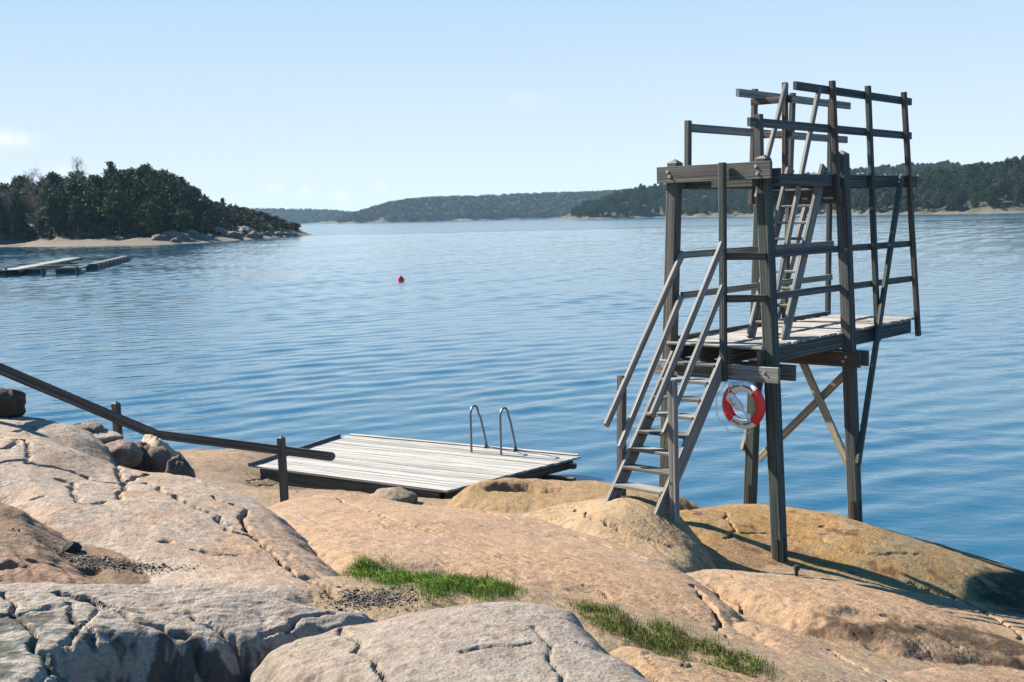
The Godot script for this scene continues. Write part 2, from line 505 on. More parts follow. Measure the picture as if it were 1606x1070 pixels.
# cracks: [width, depth, [pixel points]]
var cracks := [
	[0.030, 0.16, [[228, 758], [262, 775], [300, 792], [340, 812], [362, 832], [388, 842], [415, 855], [440, 880], [462, 900], [505, 922], [530, 940]]],
	[0.024, 0.12, [[335, 780], [360, 790], [380, 800], [384, 828], [398, 842]]],
	[0.022, 0.10, [[182, 716], [186, 740], [192, 760], [188, 785]]],
	[0.024, 0.12, [[0, 727], [30, 720], [60, 728], [110, 738], [140, 752], [165, 757], [192, 760], [230, 744]]],
	[0.020, 0.07, [[20, 678], [60, 672], [92, 660]]],
	[0.020, 0.07, [[0, 705], [18, 698], [40, 690], [46, 730]]],
	[0.018, 0.06, [[112, 757], [118, 775], [122, 790]]],
	[0.016, 0.05, [[50, 785], [68, 776]]],
	[0.020, 0.05, [[150, 792], [165, 786]]],
	[0.016, 0.04, [[300, 862], [345, 872], [380, 875]]],
	[0.035, 0.14, [[90, 932], [140, 945], [185, 962], [215, 978], [250, 980], [290, 1000]]],
	[0.020, 0.06, [[130, 938], [180, 950], [215, 962]]],
	[0.022, 0.08, [[0, 930], [30, 965], [55, 1000], [62, 1030], [80, 1060]]],
	[0.018, 0.06, [[95, 950], [120, 980], [150, 1000], [155, 1040]]],
	[0.030, 0.18, [[392, 1075], [385, 1040], [372, 1012], [350, 1000]]],
	[0.022, 0.10, [[325, 1075], [315, 1040], [300, 1005]]],
	[0.024, 0.10, [[410, 1003], [440, 990], [470, 976], [500, 966], [530, 966]]],
	[0.012, 0.05, [[536, 985], [555, 1005], [575, 1030], [592, 1042], [610, 1075]]],
	[0.010, 0.025, [[720, 1025], [760, 1015], [830, 1010]]],
	[0.010, 0.025, [[900, 1012], [935, 1022], [960, 1030]]],
	[0.010, 0.025, [[840, 985], [870, 1040], [880, 1070]]],
	[0.014, 0.045, [[492, 770], [530, 783], [560, 795], [590, 805], [615, 815], [680, 835], [720, 850]]],
	[0.018, 0.06, [[760, 803], [800, 815], [850, 830], [900, 842], [960, 860], [1010, 875], [1060, 893], [1100, 915], [1130, 933], [1160, 955], [1200, 975]]],
	[0.022, 0.10, [[1088, 920], [1110, 945], [1125, 975], [1140, 1000]]],
	[0.012, 0.035, [[920, 922], [945, 932], [970, 945]]],
	[0.014, 0.05, [[900, 800], [930, 815], [960, 830], [1010, 842], [1060, 862]]],
	[0.014, 0.05, [[860, 800], [900, 795], [948, 790]]],
	[0.022, 0.10, [[1418, 912], [1450, 925], [1490, 935], [1515, 945], [1535, 955], [1570, 975], [1606, 1005]]],
	[0.018, 0.06, [[1380, 965], [1420, 978], [1460, 992], [1500, 1015]]],
	[0.016, 0.05, [[1132, 790], [1136, 805], [1148, 830], [1140, 845]]],
	[0.014, 0.04, [[1160, 836], [1210, 838], [1290, 848], [1330, 862], [1380, 872], [1440, 870]]],
	[0.012, 0.03, [[1290, 825], [1330, 838], [1370, 850]]],
	[0.020, 0.08, [[1300, 1020], [1350, 1045], [1400, 1075]]],
	[0.012, 0.04, [[430, 760], [400, 763], [385, 755], [420, 748]]],
]
# pits: [pixel x, pixel y, width along the picture, depth across, how deep]
var pits := [[806, 765, 0.34, 0.16, 0.28], [850, 770, 0.3, 0.12, 0.12], [100, 755, 0.07, 0.05, 0.06], [20, 885, 0.10, 0.08, 0.12], [55, 880, 0.05, 0.05, 0.06], [85, 888, 0.05, 0.04, 0.05], [142, 898, 0.07, 0.04, 0.06], [258, 850, 0.05, 0.04, 0.05], [1340, 960, 0.18, 0.12, 0.06], [480, 905, 0.10, 0.08, 0.08]]

func build_rock() -> void:
	gx = grade([[-12.0, -7.2, 0.12], [-7.2, -3.6, 0.024], [-3.6, 3.6, 0.0145], [3.6, 7.6, 0.024], [7.6, 12.0, 0.12]])
	gz = grade([[-28.0, -22.0, 0.12], [-22.0, -15.5, 0.045], [-15.5, -12.5, 0.026], [-12.5, -9.2, 0.019], [-9.2, -5.5, 0.0135], [-5.5, -1.0, 0.10]])
	NX = gx.size()
	NZ = gz.size()
	gh.resize(NX * NZ)
	gl.resize(NX * NZ)
	var fl := Surf.new()
	var fp := floor_w.duplicate()
	for q in floor_px:
		fp.append(at_depth(q[0], q[1], q[2]))
	fl.fit(fp, 0.5)
	var step := 0.16
	var fw := int(25.0 / step)
	var fd := int(28.0 / step)
	var coarse := PackedFloat32Array()
	coarse.resize(fw * fd)
	for j in fd:
		for i in fw:
			coarse[j * fw + i] = fl.h(-12.3 + i * step, -28.3 + j * step)
	var warp := noise(1.6, 3, 51)
	for j in NZ:
		var fz := (gz[j] + 28.3) / step
		for i in NX:
			gh[j * NX + i] = spline(coarse, fw, fd, (gx[i] + 12.3) / step, fz)
			gl[j * NX + i] = masses.size()
	for mi in masses.size():
		var m: Dictionary = masses[mi]
		var pts := []
		var poly := PackedVector2Array()
		var lo := Vector2(1e9, 1e9)
		var hi := Vector2(-1e9, -1e9)
		for q in m.edge:
			var p := at_depth(q[0], q[1], q[2])
			pts.append(p)
			poly.append(Vector2(p.x, p.z))
			lo = lo.min(poly[-1])
			hi = hi.max(poly[-1])
		for q in m["in"]:
			pts.append(at_depth(q[0], q[1], q[2]))
		var s := Surf.new()
		s.fit(pts, m.c, 0.01)
		lo -= Vector2(1.1, 1.1)
		hi += Vector2(1.1, 1.1)
		var st := 0.11
		var w := int((hi.x - lo.x) / st) + 4
		var d := int((hi.y - lo.y) / st) + 4
		var H := PackedFloat32Array()
		var S := PackedFloat32Array()
		H.resize(w * d)
		S.resize(w * d)
		for j in d:
			for i in w:
				var x := lo.x + (i - 1) * st
				var z := lo.y + (j - 1) * st
				var sd := poly_dist(poly, Vector2(x, z))
				S[j * w + i] = sd
				H[j * w + i] = s.h(x, z) if sd < 1.2 else -5.0
		var i0 := gx.bsearch(lo.x)
		var i1 := mini(gx.bsearch(hi.x), NX)
		var j0 := gz.bsearch(lo.y)
		var j1 := mini(gz.bsearch(hi.y), NZ)
		var rim: float = m.rim
		var slope: float = m.slope
		for j in range(j0, j1):
			var fz := (gz[j] - lo.y) / st + 1.0
			for i in range(i0, i1):
				var fx := (gx[i] - lo.x) / st + 1.0
				var sd := spline(S, w, d, fx, fz)
				if sd > 1.0:
					continue
				sd += warp.get_noise_2d(gx[i] * 1.3, gz[j] * 1.3) * 0.07
				var h := spline(H, w, d, fx, fz) - slope * rim * log(1.0 + exp(clampf(sd / rim, -20, 30)))
				var k := j * NX + i
				if h > gh[k]:
					gh[k] = h
					gl[k] = mi
	# grain of the surface
	var a1 := noise(0.55, 3, 52)
	var a2 := noise(2.6, 4, 53)
	var a3 := noise(11.0, 3, 54)
	var cv := noise(1.4, 1, 58, FastNoiseLite.TYPE_CELLULAR)
	cv.cellular_return_type = FastNoiseLite.RETURN_CELL_VALUE
	cv.domain_warp_enabled = true
	cv.domain_warp_amplitude = 0.25
	cv.domain_warp_frequency = 1.3
	var ce: FastNoiseLite = cv.duplicate()
	ce.cellular_return_type = FastNoiseLite.RETURN_DISTANCE2_SUB
	var a4 := noise(1.5, 3, 56)
	var a5 := noise(0.9, 2, 57)
	var rough := [0.7, 1.6, 0.9, 0.5, 0.5, 0.5, 0.6, 0.7, 0.8, 0.7, 0.8, 0.9]
	var fine := [0.9, 1.8, 2.3, 0.9, 0.7, 0.7, 0.8, 0.9, 1.0, 0.8, 1.0, 1.2]
	for j in NZ:
		for i in NX:
			var k := j * NX + i
			var r: float = rough[gl[k]]
			var x := gx[i]
			var z := gz[j]
			# foliation runs obliquely across the slabs
			var fx := x * 0.86 - z * 0.5
			var fz := x * 0.5 + z * 0.86
			if gl[k] == 2 or gl[k] == 3:
				fx = z + x * 0.12
				fz = x
			gh[k] += a1.get_noise_2d(x, z) * 0.032 + r * a2.get_noise_2d(fx * 1.3, fz * 0.45) * 0.017 + fine[gl[k]] * a3.get_noise_2d(fx * 1.4, fz * 0.6) * 0.0045
			if gl[k] == 2:   # broken blocks at the front of the grey ledge
				var br := smoothstep(-7.25, -6.75, z + 0.25 * a1.get_noise_2d(x * 2.0, z * 2.0))
				if br > 0.0:
					gh[k] += br * (cv.get_noise_2d(x, z * 0.7) * 0.022 - 0.035 * smoothstep(0.08, 0.0, ce.get_noise_2d(x, z * 0.7) + 1.0))
			# hairline partings along the grain of the rock
			var ps := a4.get_noise_2d(fx * 1.25, fz * 0.16)
			var pm := smoothstep(-0.05, 0.25, a5.get_noise_2d(fx * 0.8, fz * 0.5))
			gh[k] -= exp(-ps * ps * 1500.0) * 0.014 * pm
	# joints and pits, found where the lines of sight meet the rock
	var wob := noise(2.2, 3, 55)
	var cuts := []
	for c in cracks:
		var line := []
		for q in c[2]:
			var g = ground(q[0], q[1])
			if g != null:
				line.append(g)
		cuts.append([c[0], c[1], line])
	var holes := []
	for q in pits:
		var g = ground(q[0], q[1])
		if g != null:
			holes.append([g, q])
	var base_h := gh.duplicate()
	for c in cuts:
		var wd: float = c[0]
		for s in c[2].size() - 1:
			var A := Vector2(c[2][s].x, c[2][s].z)
			var B := Vector2(c[2][s + 1].x, c[2][s + 1].z)
			if (A - B).length() > 3.0:
				continue
			var lo := A.min(B) - Vector2(0.25, 0.25)
			var hi := A.max(B) + Vector2(0.25, 0.25)
			var AB := B - A
			var L2 := AB.length_squared()
			for j in range(gz.bsearch(lo.y), mini(gz.bsearch(hi.y), NZ)):
				for i in range(gx.bsearch(lo.x), mini(gx.bsearch(hi.x), NX)):
					var P := Vector2(gx[i], gz[j])
					P += Vector2(wob.get_noise_2d(P.x, P.y), wob.get_noise_2d(P.x + 40.0, P.y)) * 0.07
					var t := (P - A).dot(AB) / L2
					if t < -0.02 or t > 1.02:
						continue
					var wv := maxf(wd * 0.62, 0.0125 if gz[j] > -9.2 else 0.018) * (0.8 + 0.5 * absf(wob.get_noise_2d(P.x * 0.6 + 9.0, P.y * 0.6)))
					var dd := (P - A - AB * t).length() / wv
					if dd < 2.6:
						var k := j * NX + i
						var cut: float = c[1] * exp(-dd * dd * 1.3) * (0.75 + 0.8 * absf(wob.get_noise_2d(P.x * 0.4, P.y * 0.4 + 20.0)))
						gh[k] = minf(gh[k], base_h[k] - cut * 1.05)
	for hl in holes:
		var q: Array = hl[1]
		var P: Vector3 = hl[0]
		for j in range(gz.bsearch(P.z - 1.0), mini(gz.bsearch(P.z + 1.0), NZ)):
			for i in range(gx.bsearch(P.x - 1.0), mini(gx.bsearch(P.x + 1.0), NX)):
				var e := Vector2((gx[i] - P.x) / q[2], (gz[j] - P.z) / q[3])
				e += Vector2(wob.get_noise_2d(gx[i], gz[j]), wob.get_noise_2d(gx[i], gz[j] + 30.0)) * 0.5
				if e.length() < 2.2:
					gh[j * NX + i] -= q[4] * exp(-pow(e.length(), 3.0))
	# colours: mineral stains, lichen, water-line algae; shade painted on the ledge front and right shore
	var c1 := noise(0.35, 4, 61)
	var c2 := noise(1.3, 4, 62)
	var c3 := noise(4.5, 4, 63)
	var c5 := noise(9.0, 3, 64)
	var v := PackedVector3Array()
	var n := PackedVector3Array()
	var cl := PackedColorArray()
	v.resize(NX * NZ); n.resize(NX * NZ); cl.resize(NX * NZ)
	for j in NZ:
		for i in NX:
			var k := j * NX + i
			var x := gx[i]
			var z := gz[j]
			var h := gh[k]
			v[k] = Vector3(x, h, z)
			var iL := maxi(i - 1, 0); var iR := mini(i + 1, NX - 1)
			var jL := maxi(j - 1, 0); var jR := mini(j + 1, NZ - 1)
			n[k] = Vector3(-(gh[j * NX + iR] - gh[j * NX + iL]) / (gx[iR] - gx[iL]), 1.0, -(gh[jR * NX + i] - gh[jL * NX + i]) / (gz[jR] - gz[jL])).normalized()
			var L := gl[k]
			var col: Color = mass_col[L]
			var p1 := c1.get_noise_2d(x, z)
			var p2 := c2.get_noise_2d(x, z)
			var p3 := c3.get_noise_2d(x, z)
			col = col.lerp(Color(0.437, 0.274, 0.167), clampf(p1 * 1.1 + p2 * 0.5 - 0.05, 0, 0.6) * (0.9 if L != 2 and L != 3 else 0.25))
			col = col.lerp(Color(0.408, 0.364, 0.316), clampf(-p1 * 1.0 + p3 * 0.6 - 0.1, 0, 0.65) * (1.0 if L == 0 or L == 2 or L == 3 else 0.45))
			if L == 1:
				col = col.lerp(Color(0.20, 0.115, 0.08), clampf(0.2 + p2 * 1.6 + p3 * 1.3, 0, 0.7))
			if L == 2 and z > -6.85 + p2 * 0.25 and p3 + p2 * 0.6 > -0.12:   # black and green lichen crusts that also paint the broken front in shade
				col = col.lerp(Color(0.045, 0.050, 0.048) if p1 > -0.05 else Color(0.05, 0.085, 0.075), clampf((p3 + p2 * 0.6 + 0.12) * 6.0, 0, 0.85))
			if L == 11 and x < -2.2 and z > -11.0:
				col = col.lerp(Color(0.17, 0.095, 0.06), clampf(0.7 + p3, 0, 0.9))
			if L == 0 and x < -2.5:
				col = col.lerp(Color(0.393, 0.329, 0.277), clampf(0.55 + p2 * 1.2, 0, 0.8))
			if L == 6:
				col = col.lerp(Color(0.291, 0.226, 0.122), clampf(0.3 + (x - 4.2) * 0.35 + p2 * 1.2, 0, 0.9))
				col = col.lerp(Color(0.116, 0.038, 0.029), clampf((c2.get_noise_2d(x * 1.4 + 50.0, z * 1.4) - 0.30) * 4.0, 0, 0.75))
			if L == 7:
				# iron-brown seepage on the water-worn flank, in ragged streaks
				var st := clampf((c2.get_noise_2d(x * 0.5 + 7.0, z * 1.6) + p3 * 0.7 + (x - 4.1) * 0.32 + (z + 10.1) * 0.95) * 1.8, 0, 0.9)
				col = col.lerp(Color(0.084, 0.048, 0.024), st)
			if c5.get_noise_2d(x, z) > 0.34 and p1 + p2 > -0.1:   # specks of dark lichen
				col = col.lerp(Color(0.09, 0.08, 0.07), 0.55)
			if p3 > 0.28:
				col = col.lerp(Color(0.218, 0.151, 0.097), (p3 - 0.28) * 1.4)
			var wet_shade := clampf((0.26 + maxf(x - 4.4, 0.0) * 0.11 + p2 * 0.22 + p3 * 0.10 - h) * 6.0, 0, 1)  # algae belt; its widening to the right paints in the tower shadow
			col = col.lerp(Color(0.022, 0.019, 0.014), wet_shade * (0.96 if x > 1.5 else 0.6))
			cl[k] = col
	var idx := PackedInt32Array()
	for j in NZ - 1:
		for i in NX - 1:
			var a := j * NX + i
			var b := a + NX
			idx.append(a); idx.append(a + 1); idx.append(b)
			idx.append(a + 1); idx.append(b + 1); idx.append(b)
	var arr := []
	arr.resize(Mesh.ARRAY_MAX)
	arr[Mesh.ARRAY_VERTEX] = v
	arr[Mesh.ARRAY_NORMAL] = n
	arr[Mesh.ARRAY_COLOR] = cl
	arr[Mesh.ARRAY_INDEX] = idx
	var am := ArrayMesh.new()
	am.add_surface_from_arrays(Mesh.PRIMITIVE_TRIANGLES, arr)
	am.surface_set_material(0, mats.rock)
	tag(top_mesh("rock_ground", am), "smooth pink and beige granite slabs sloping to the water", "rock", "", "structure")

func spline(a: PackedFloat32Array, w: int, d: int, x: float, z: float) -> float:   # quadratic B-spline
	var i := clampi(int(round(x)), 1, w - 2)
	var j := clampi(int(round(z)), 1, d - 2)
	var fx := clampf(x - i, -0.5, 0.5)
	var fz := clampf(z - j, -0.5, 0.5)
	var x0 := 0.5 * (0.5 - fx) * (0.5 - fx)
	var x1 := 0.75 - fx * fx
	var x2 := 0.5 * (0.5 + fx) * (0.5 + fx)
	var k := j * w + i
	var r0 := a[k - w - 1] * x0 + a[k - w] * x1 + a[k - w + 1] * x2
	var r1 := a[k - 1] * x0 + a[k] * x1 + a[k + 1] * x2
	var r2 := a[k + w - 1] * x0 + a[k + w] * x1 + a[k + w + 1] * x2
	return r0 * 0.5 * (0.5 - fz) * (0.5 - fz) + r1 * (0.75 - fz * fz) + r2 * 0.5 * (0.5 + fz) * (0.5 + fz)

func rock_h(x: float, z: float) -> float:
	var i := clampi(gx.bsearch(x) - 1, 0, NX - 2)
	var j := clampi(gz.bsearch(z) - 1, 0, NZ - 2)
	var u := clampf((x - gx[i]) / (gx[i + 1] - gx[i]), 0, 1)
	var t := clampf((z - gz[j]) / (gz[j + 1] - gz[j]), 0, 1)
	var k := j * NX + i
	return lerpf(lerpf(gh[k], gh[k + 1], u), lerpf(gh[k + NX], gh[k + NX + 1], u), t)

func ground(px: float, py: float):   # where the line of sight through a pixel meets the rock
	var r := ray(px, py)
	r /= -r.z
	var d := 4.2
	while d < 27.0:
		var p := Vector3(0, EYE, 0) + r * d
		if p.y < rock_h(p.x, p.z):
			return Vector3(p.x, rock_h(p.x, p.z), p.z)
		d += 0.03
	return null

# ------------------------------------------------------------------ water
func build_water() -> void:
	var rows := PackedFloat32Array()
	var d := 6.0
	while d < 420.0:
		rows.append(d)
		d += clampf(d * 0.0036, 0.08, 0.48)
	var cols := 370
	var waves := []
	rng.seed = 77
	# a gentle swell of two crossing trains and the wind ripple on it
	for s in [[33.0, 1.35, 0.0060], [24.0, 1.75, 0.0066], [44.0, 0.95, 0.0034], [12.0, 1.05, 0.0034], [-8.0, 1.5, 0.0036], [30.0, 0.62, 0.0013], [66.0, 0.8, 0.0013], [-30.0, 0.75, 0.0013], [18.0, 2.9, 0.0036], [56.0, 1.25, 0.0026]]:
		var an: float = deg_to_rad(s[0])
		waves.append([sin(an) * TAU / s[1], cos(an) * TAU / s[1], s[2], rng.randf() * TAU])
	var nm := noise(0.05, 2, 71)
	var nb := noise(0.11, 3, 72)
	var v := PackedVector3Array()
	var n := PackedVector3Array()
	v.resize(rows.size() * cols)
	n.resize(rows.size() * cols)
	for j in rows.size():
		var D := rows[j]
		var half := D * 0.58 + 8.0
		var fade := 1.0 - smoothstep(395.0, 418.0, D)
		var cut := smoothstep(0.9, 2.6, 60.0 / D)   # short waves are left to the relief further out
		for i in cols:
			var x := lerpf(-half, half, float(i) / (cols - 1))
			var z := -D
			var m1 := 1.0 + 1.1 * nm.get_noise_2d(x, z)
			var m2 := 1.0 + 1.3 * nb.get_noise_2d(x, z)
			var ph := nb.get_noise_2d(x * 0.5 + 80.0, z * 0.5) * 3.2
			var h := 0.0
			var sx := 0.0
			var sz := 0.0
			for w in waves.size():
				var q: Array = waves[w]
				var amp: float = q[2] * (m1 if w < 4 else m2) * fade
				if w in [5, 6, 7]: amp *= cut
				var a: float = q[0] * x + q[1] * z + q[3] + ph
				h += amp * sin(a)
				var cs := amp * cos(a)
				sx += cs * q[0]
				sz += cs * q[1]
			v[j * cols + i] = Vector3(x, h, z)
			n[j * cols + i] = Vector3(-sx, 1.0, -sz).normalized()
	var idx := PackedInt32Array()
	for j in rows.size() - 1:
		for i in cols - 1:
			var a := j * cols + i
			var b := a + cols
			idx.append(b); idx.append(b + 1); idx.append(a)
			idx.append(b + 1); idx.append(a + 1); idx.append(a)
	var D0 := rows[0]
	var D1 := rows[rows.size() - 1]
	var h0 := D0 * 0.58 + 8.0
	var h1 := D1 * 0.58 + 8.0
	# the open water beyond and beside, out to the horizon
	var fv := PackedVector3Array()
	var fn := PackedVector3Array()
	var fi := PackedInt32Array()
	for p in [Vector2(-9000, -9000), Vector2(9000, -9000), Vector2(-9000, -D1), Vector2(-h1, -D1), Vector2(h1, -D1), Vector2(9000, -D1), Vector2(-9000, -D0), Vector2(-h0, -D0), Vector2(h0, -D0), Vector2(9000, -D0)]:
		fv.append(Vector3(p.x, 0, p.y))
		fn.append(Vector3.UP)
	for q in [[0, 1, 5, 2], [2, 3, 7, 6], [4, 5, 9, 8]]:
		fi.append(q[0]); fi.append(q[1]); fi.append(q[2])
		fi.append(q[0]); fi.append(q[2]); fi.append(q[3])
	var am := ArrayMesh.new()
	for part_ in [[v, n, idx, mats.water], [fv, fn, fi, mats.open_water]]:
		var arr := []
		arr.resize(Mesh.ARRAY_MAX)
		arr[Mesh.ARRAY_VERTEX] = part_[0]
		arr[Mesh.ARRAY_NORMAL] = part_[1]
		arr[Mesh.ARRAY_INDEX] = part_[2]
		am.add_surface_from_arrays(Mesh.PRIMITIVE_TRIANGLES, arr)
		am.surface_set_material(am.get_surface_count() - 1, part_[3])
	tag(top_mesh("water", am), "calm blue sea inlet with long low ripples", "water", "", "structure")

# ------------------------------------------------------------------ trees and far shores
func rnd_dir() -> Vector3:
	var z := rng.randf_range(-1, 1)
	var a := rng.randf() * TAU
	return Vector3(cos(a) * sqrt(1 - z * z), z, sin(a) * sqrt(1 - z * z))

func tuft(mb: MB, at: Vector3, size: float, count: int, col: Color) -> void:   # a spray of needles or leaves
	for k in count:
		var d := rnd_dir()
		d.y = d.y * 0.6 + 0.15
		var s := rnd_dir().cross(d).normalized()
		var p := at + rnd_dir() * size * 0.55
		var own_tone := rng.randf_range(0.7, 1.3)   # every spray has a random tone of its own, wherever it sits
		mb.col = Color(col.r * own_tone, col.g * own_tone, col.b * own_tone * rng.randf_range(0.85, 1.1))
		var L := size * rng.randf_range(0.5, 1.0)
		var W := L * rng.randf_range(0.28, 0.5)
		mb.tri(p, p + d * L + s * W, p + d * L - s * W, d.cross(s).normalized())

func pine(h: float, sd: int, col: Color, low: float, wide: float) -> Node3D:
	rng.seed = sd
	var o := Node3D.new()
	var t := MB.new()
	t.col = Color(0.11, 0.075, 0.055)
	var lean := Vector3(rng.randf_range(-0.4, 0.4), 0, rng.randf_range(-0.4, 0.4))
	var pts := []
	var rad := []
	for k in 6:
		var f := k / 5.0
		pts.append(Vector3(0, -0.6 + (h + 0.4) * f, 0) + lean * f * f)
		rad.append(0.02 * h * (1.0 - f * 0.92))
	t.tube(pts, rad, 6)
	var cr := MB.new()
	var whorls := int(h * 1.5)
	for k in whorls:
		var f := lerpf(low, 0.97, float(k) / (whorls - 1))
		var prof := wide * h * 0.30 * pow(1.0 - pow(maxf(0.0, f - low) / (1.02 - low), 2.0), 0.75) * (0.55 + 0.45 * smoothstep(low - 0.02, low + 0.18, f))
		var nb := 5 if f < 0.85 else 3
		var a0 := rng.randf() * TAU
		for b in nb:
			if rng.randf() < 0.14:
				continue
			var an := a0 + TAU * b / nb + rng.randf_range(-0.4, 0.4)
			var L := prof * rng.randf_range(0.55, 1.2)
			var root := Vector3(0, h * f, 0) + lean * f * f
			var tip := root + Vector3(cos(an) * L, L * rng.randf_range(-0.05, 0.45), sin(an) * L)
			t.col = Color(0.10, 0.07, 0.05)
			t.tube([root, tip], [0.006 * h * (1.05 - f), 0.01], 3)
			var cl := 2 + int(L * 1.5)
			for c in cl:
				var g := lerpf(0.35, 1.05, float(c) / maxi(cl - 1, 1))
				tuft(cr, root.lerp(tip, g) + rnd_dir() * 0.25, rng.randf_range(0.55, 0.95), 11, col)
	tuft(cr, Vector3(0, h, 0) + lean, 0.7, 14, col)
	part("trunk", t, mats.bark, o)
	part("crown", cr, mats.leaf, o)
	return o

func bare_tree(h: float, sd: int, col: Color) -> Node3D:
	rng.seed = sd
	var o := Node3D.new()
	var t := MB.new()
	var cr := MB.new()
	t.col = col
	cr.col = col
	var top := Vector3(rng.randf_range(-0.6, 0.6), h, rng.randf_range(-0.6, 0.6))
	t.tube([Vector3(0, -0.5, 0), top * 0.4, top * 0.75, top], [0.016 * h, 0.012 * h, 0.007 * h, 0.02], 5)
	for b in int(h * 3.2):
		var f := rng.randf_range(0.25, 0.95)
		var an := rng.randf() * TAU
		var L := h * 0.34 * (1.15 - f) * rng.randf_range(0.6, 1.2) + 0.4
		var root := top * f
		var tip := root + Vector3(cos(an) * L * 0.75, L * rng.randf_range(0.5, 1.0), sin(an) * L * 0.75)
		cr.tube([root, root.lerp(tip, 0.5) + rnd_dir() * 0.15, tip], [0.05, 0.03, 0.012], 3)
		for k in 6:
			var g := rng.randf_range(0.3, 1.0)
			var p := root.lerp(tip, g)
			var d := (tip - root).normalized() * 0.6 + rnd_dir() * 0.8
			var e := p + d * rng.randf_range(0.5, 1.3)
			cr.tube([p, e], [0.022, 0.008], 3)
			for q in 3:
				var s := p.lerp(e, rng.randf_range(0.3, 1.0))
				cr.tube([s, s + (d + rnd_dir()).normalized() * rng.randf_range(0.3, 0.7)], [0.014, 0.005], 3)
	part("trunk", t, mats.bark, o)
	part("crown", cr, mats.bark, o)
	return o

func shrub(h: float, sd: int, col: Color) -> Node3D:
	rng.seed = sd
	var o := Node3D.new()
	var t := MB.new()
	t.col = Color(0.09, 0.07, 0.055)
	var cr := MB.new()
	for k in 9:
		var an := rng.randf() * TAU
		var tip := Vector3(cos(an) * h * 0.45 * rng.randf(), h * rng.randf_range(0.5, 0.95), sin(an) * h * 0.45 * rng.randf())
		t.tube([Vector3(0, -0.4, 0), tip], [0.05, 0.01], 3)
		for c in 4:
			tuft(cr, tip * rng.randf_range(0.45, 1.0) + rnd_dir() * h * 0.15, h * 0.22, 9, col)
	part("stem", t, mats.bark, o)
	part("foliage", cr, mats.leaf, o)
	return o

# a stretch of land: heights through world points, cut into a grid
func land(called: String, label: String, pts: Array, lo: Vector2, hi: Vector2, step: float, c: float, colour: Callable, bump: float) -> Surf:
	var s := Surf.new()
	s.fit(pts, c, c * 0.02)
	var nx := int((hi.x - lo.x) / step) + 1
	var nz := int((hi.y - lo.y) / step) + 1
	var nz1 := noise(1.0 / (step * 5.0), 4, 81)
	var v := PackedVector3Array()
	var n := PackedVector3Array()
	var cl := PackedColorArray()
	for j in nz:
		for i in nx:
			var x := lo.x + i * step
			var z := lo.y + j * step
			var h := s.h(x, z)
			h += nz1.get_noise_2d(x, z) * bump * smoothstep(-0.5, 3.0, h)
			v.append(Vector3(x, maxf(h, -3.0), z))
	for j in nz:
		for i in nx:
			var k := j * nx + i
			var hl := v[j * nx + maxi(i - 1, 0)].y
			var hr := v[j * nx + mini(i + 1, nx - 1)].y
			var hu := v[maxi(j - 1, 0) * nx + i].y
			var hd := v[mini(j + 1, nz - 1) * nx + i].y
			var nn := Vector3((hl - hr) / (2.0 * step), 1.0, (hu - hd) / (2.0 * step)).normalized()
			n.append(nn)
			cl.append(colour.call(v[k], nn, nz1.get_noise_2d(v[k].x * 2.3, v[k].z * 2.3)))
	var idx := PackedInt32Array()
	for j in nz - 1:
		for i in nx - 1:
			var a := j * nx + i
			var b := a + nx
			if maxf(maxf(v[a].y, v[a + 1].y), maxf(v[b].y, v[b + 1].y)) < -1.0:
				continue
			idx.append(a); idx.append(a + 1); idx.append(b)
			idx.append(a + 1); idx.append(b + 1); idx.append(b)
	var arr := []
	arr.resize(Mesh.ARRAY_MAX)
	arr[Mesh.ARRAY_VERTEX] = v
	arr[Mesh.ARRAY_NORMAL] = n
	arr[Mesh.ARRAY_COLOR] = cl
	arr[Mesh.ARRAY_INDEX] = idx
	var am := ArrayMesh.new()
	am.add_surface_from_arrays(Mesh.PRIMITIVE_TRIANGLES, arr)
	am.surface_set_material(0, mats.far)
	tag(top_mesh(called, am), label, "hill", "", "structure")
	return s

func plant(proto: Array, at: Vector3, size: float, called: String, label: String, category: String, group: String) -> void:
	var o: Node3D = proto[rng.randi() % proto.size()]
	var c := copy(o, called)
	c.position = at
	c.rotation.y = rng.randf() * TAU
	c.scale = Vector3.ONE * size
	tag(c, label, category, group)

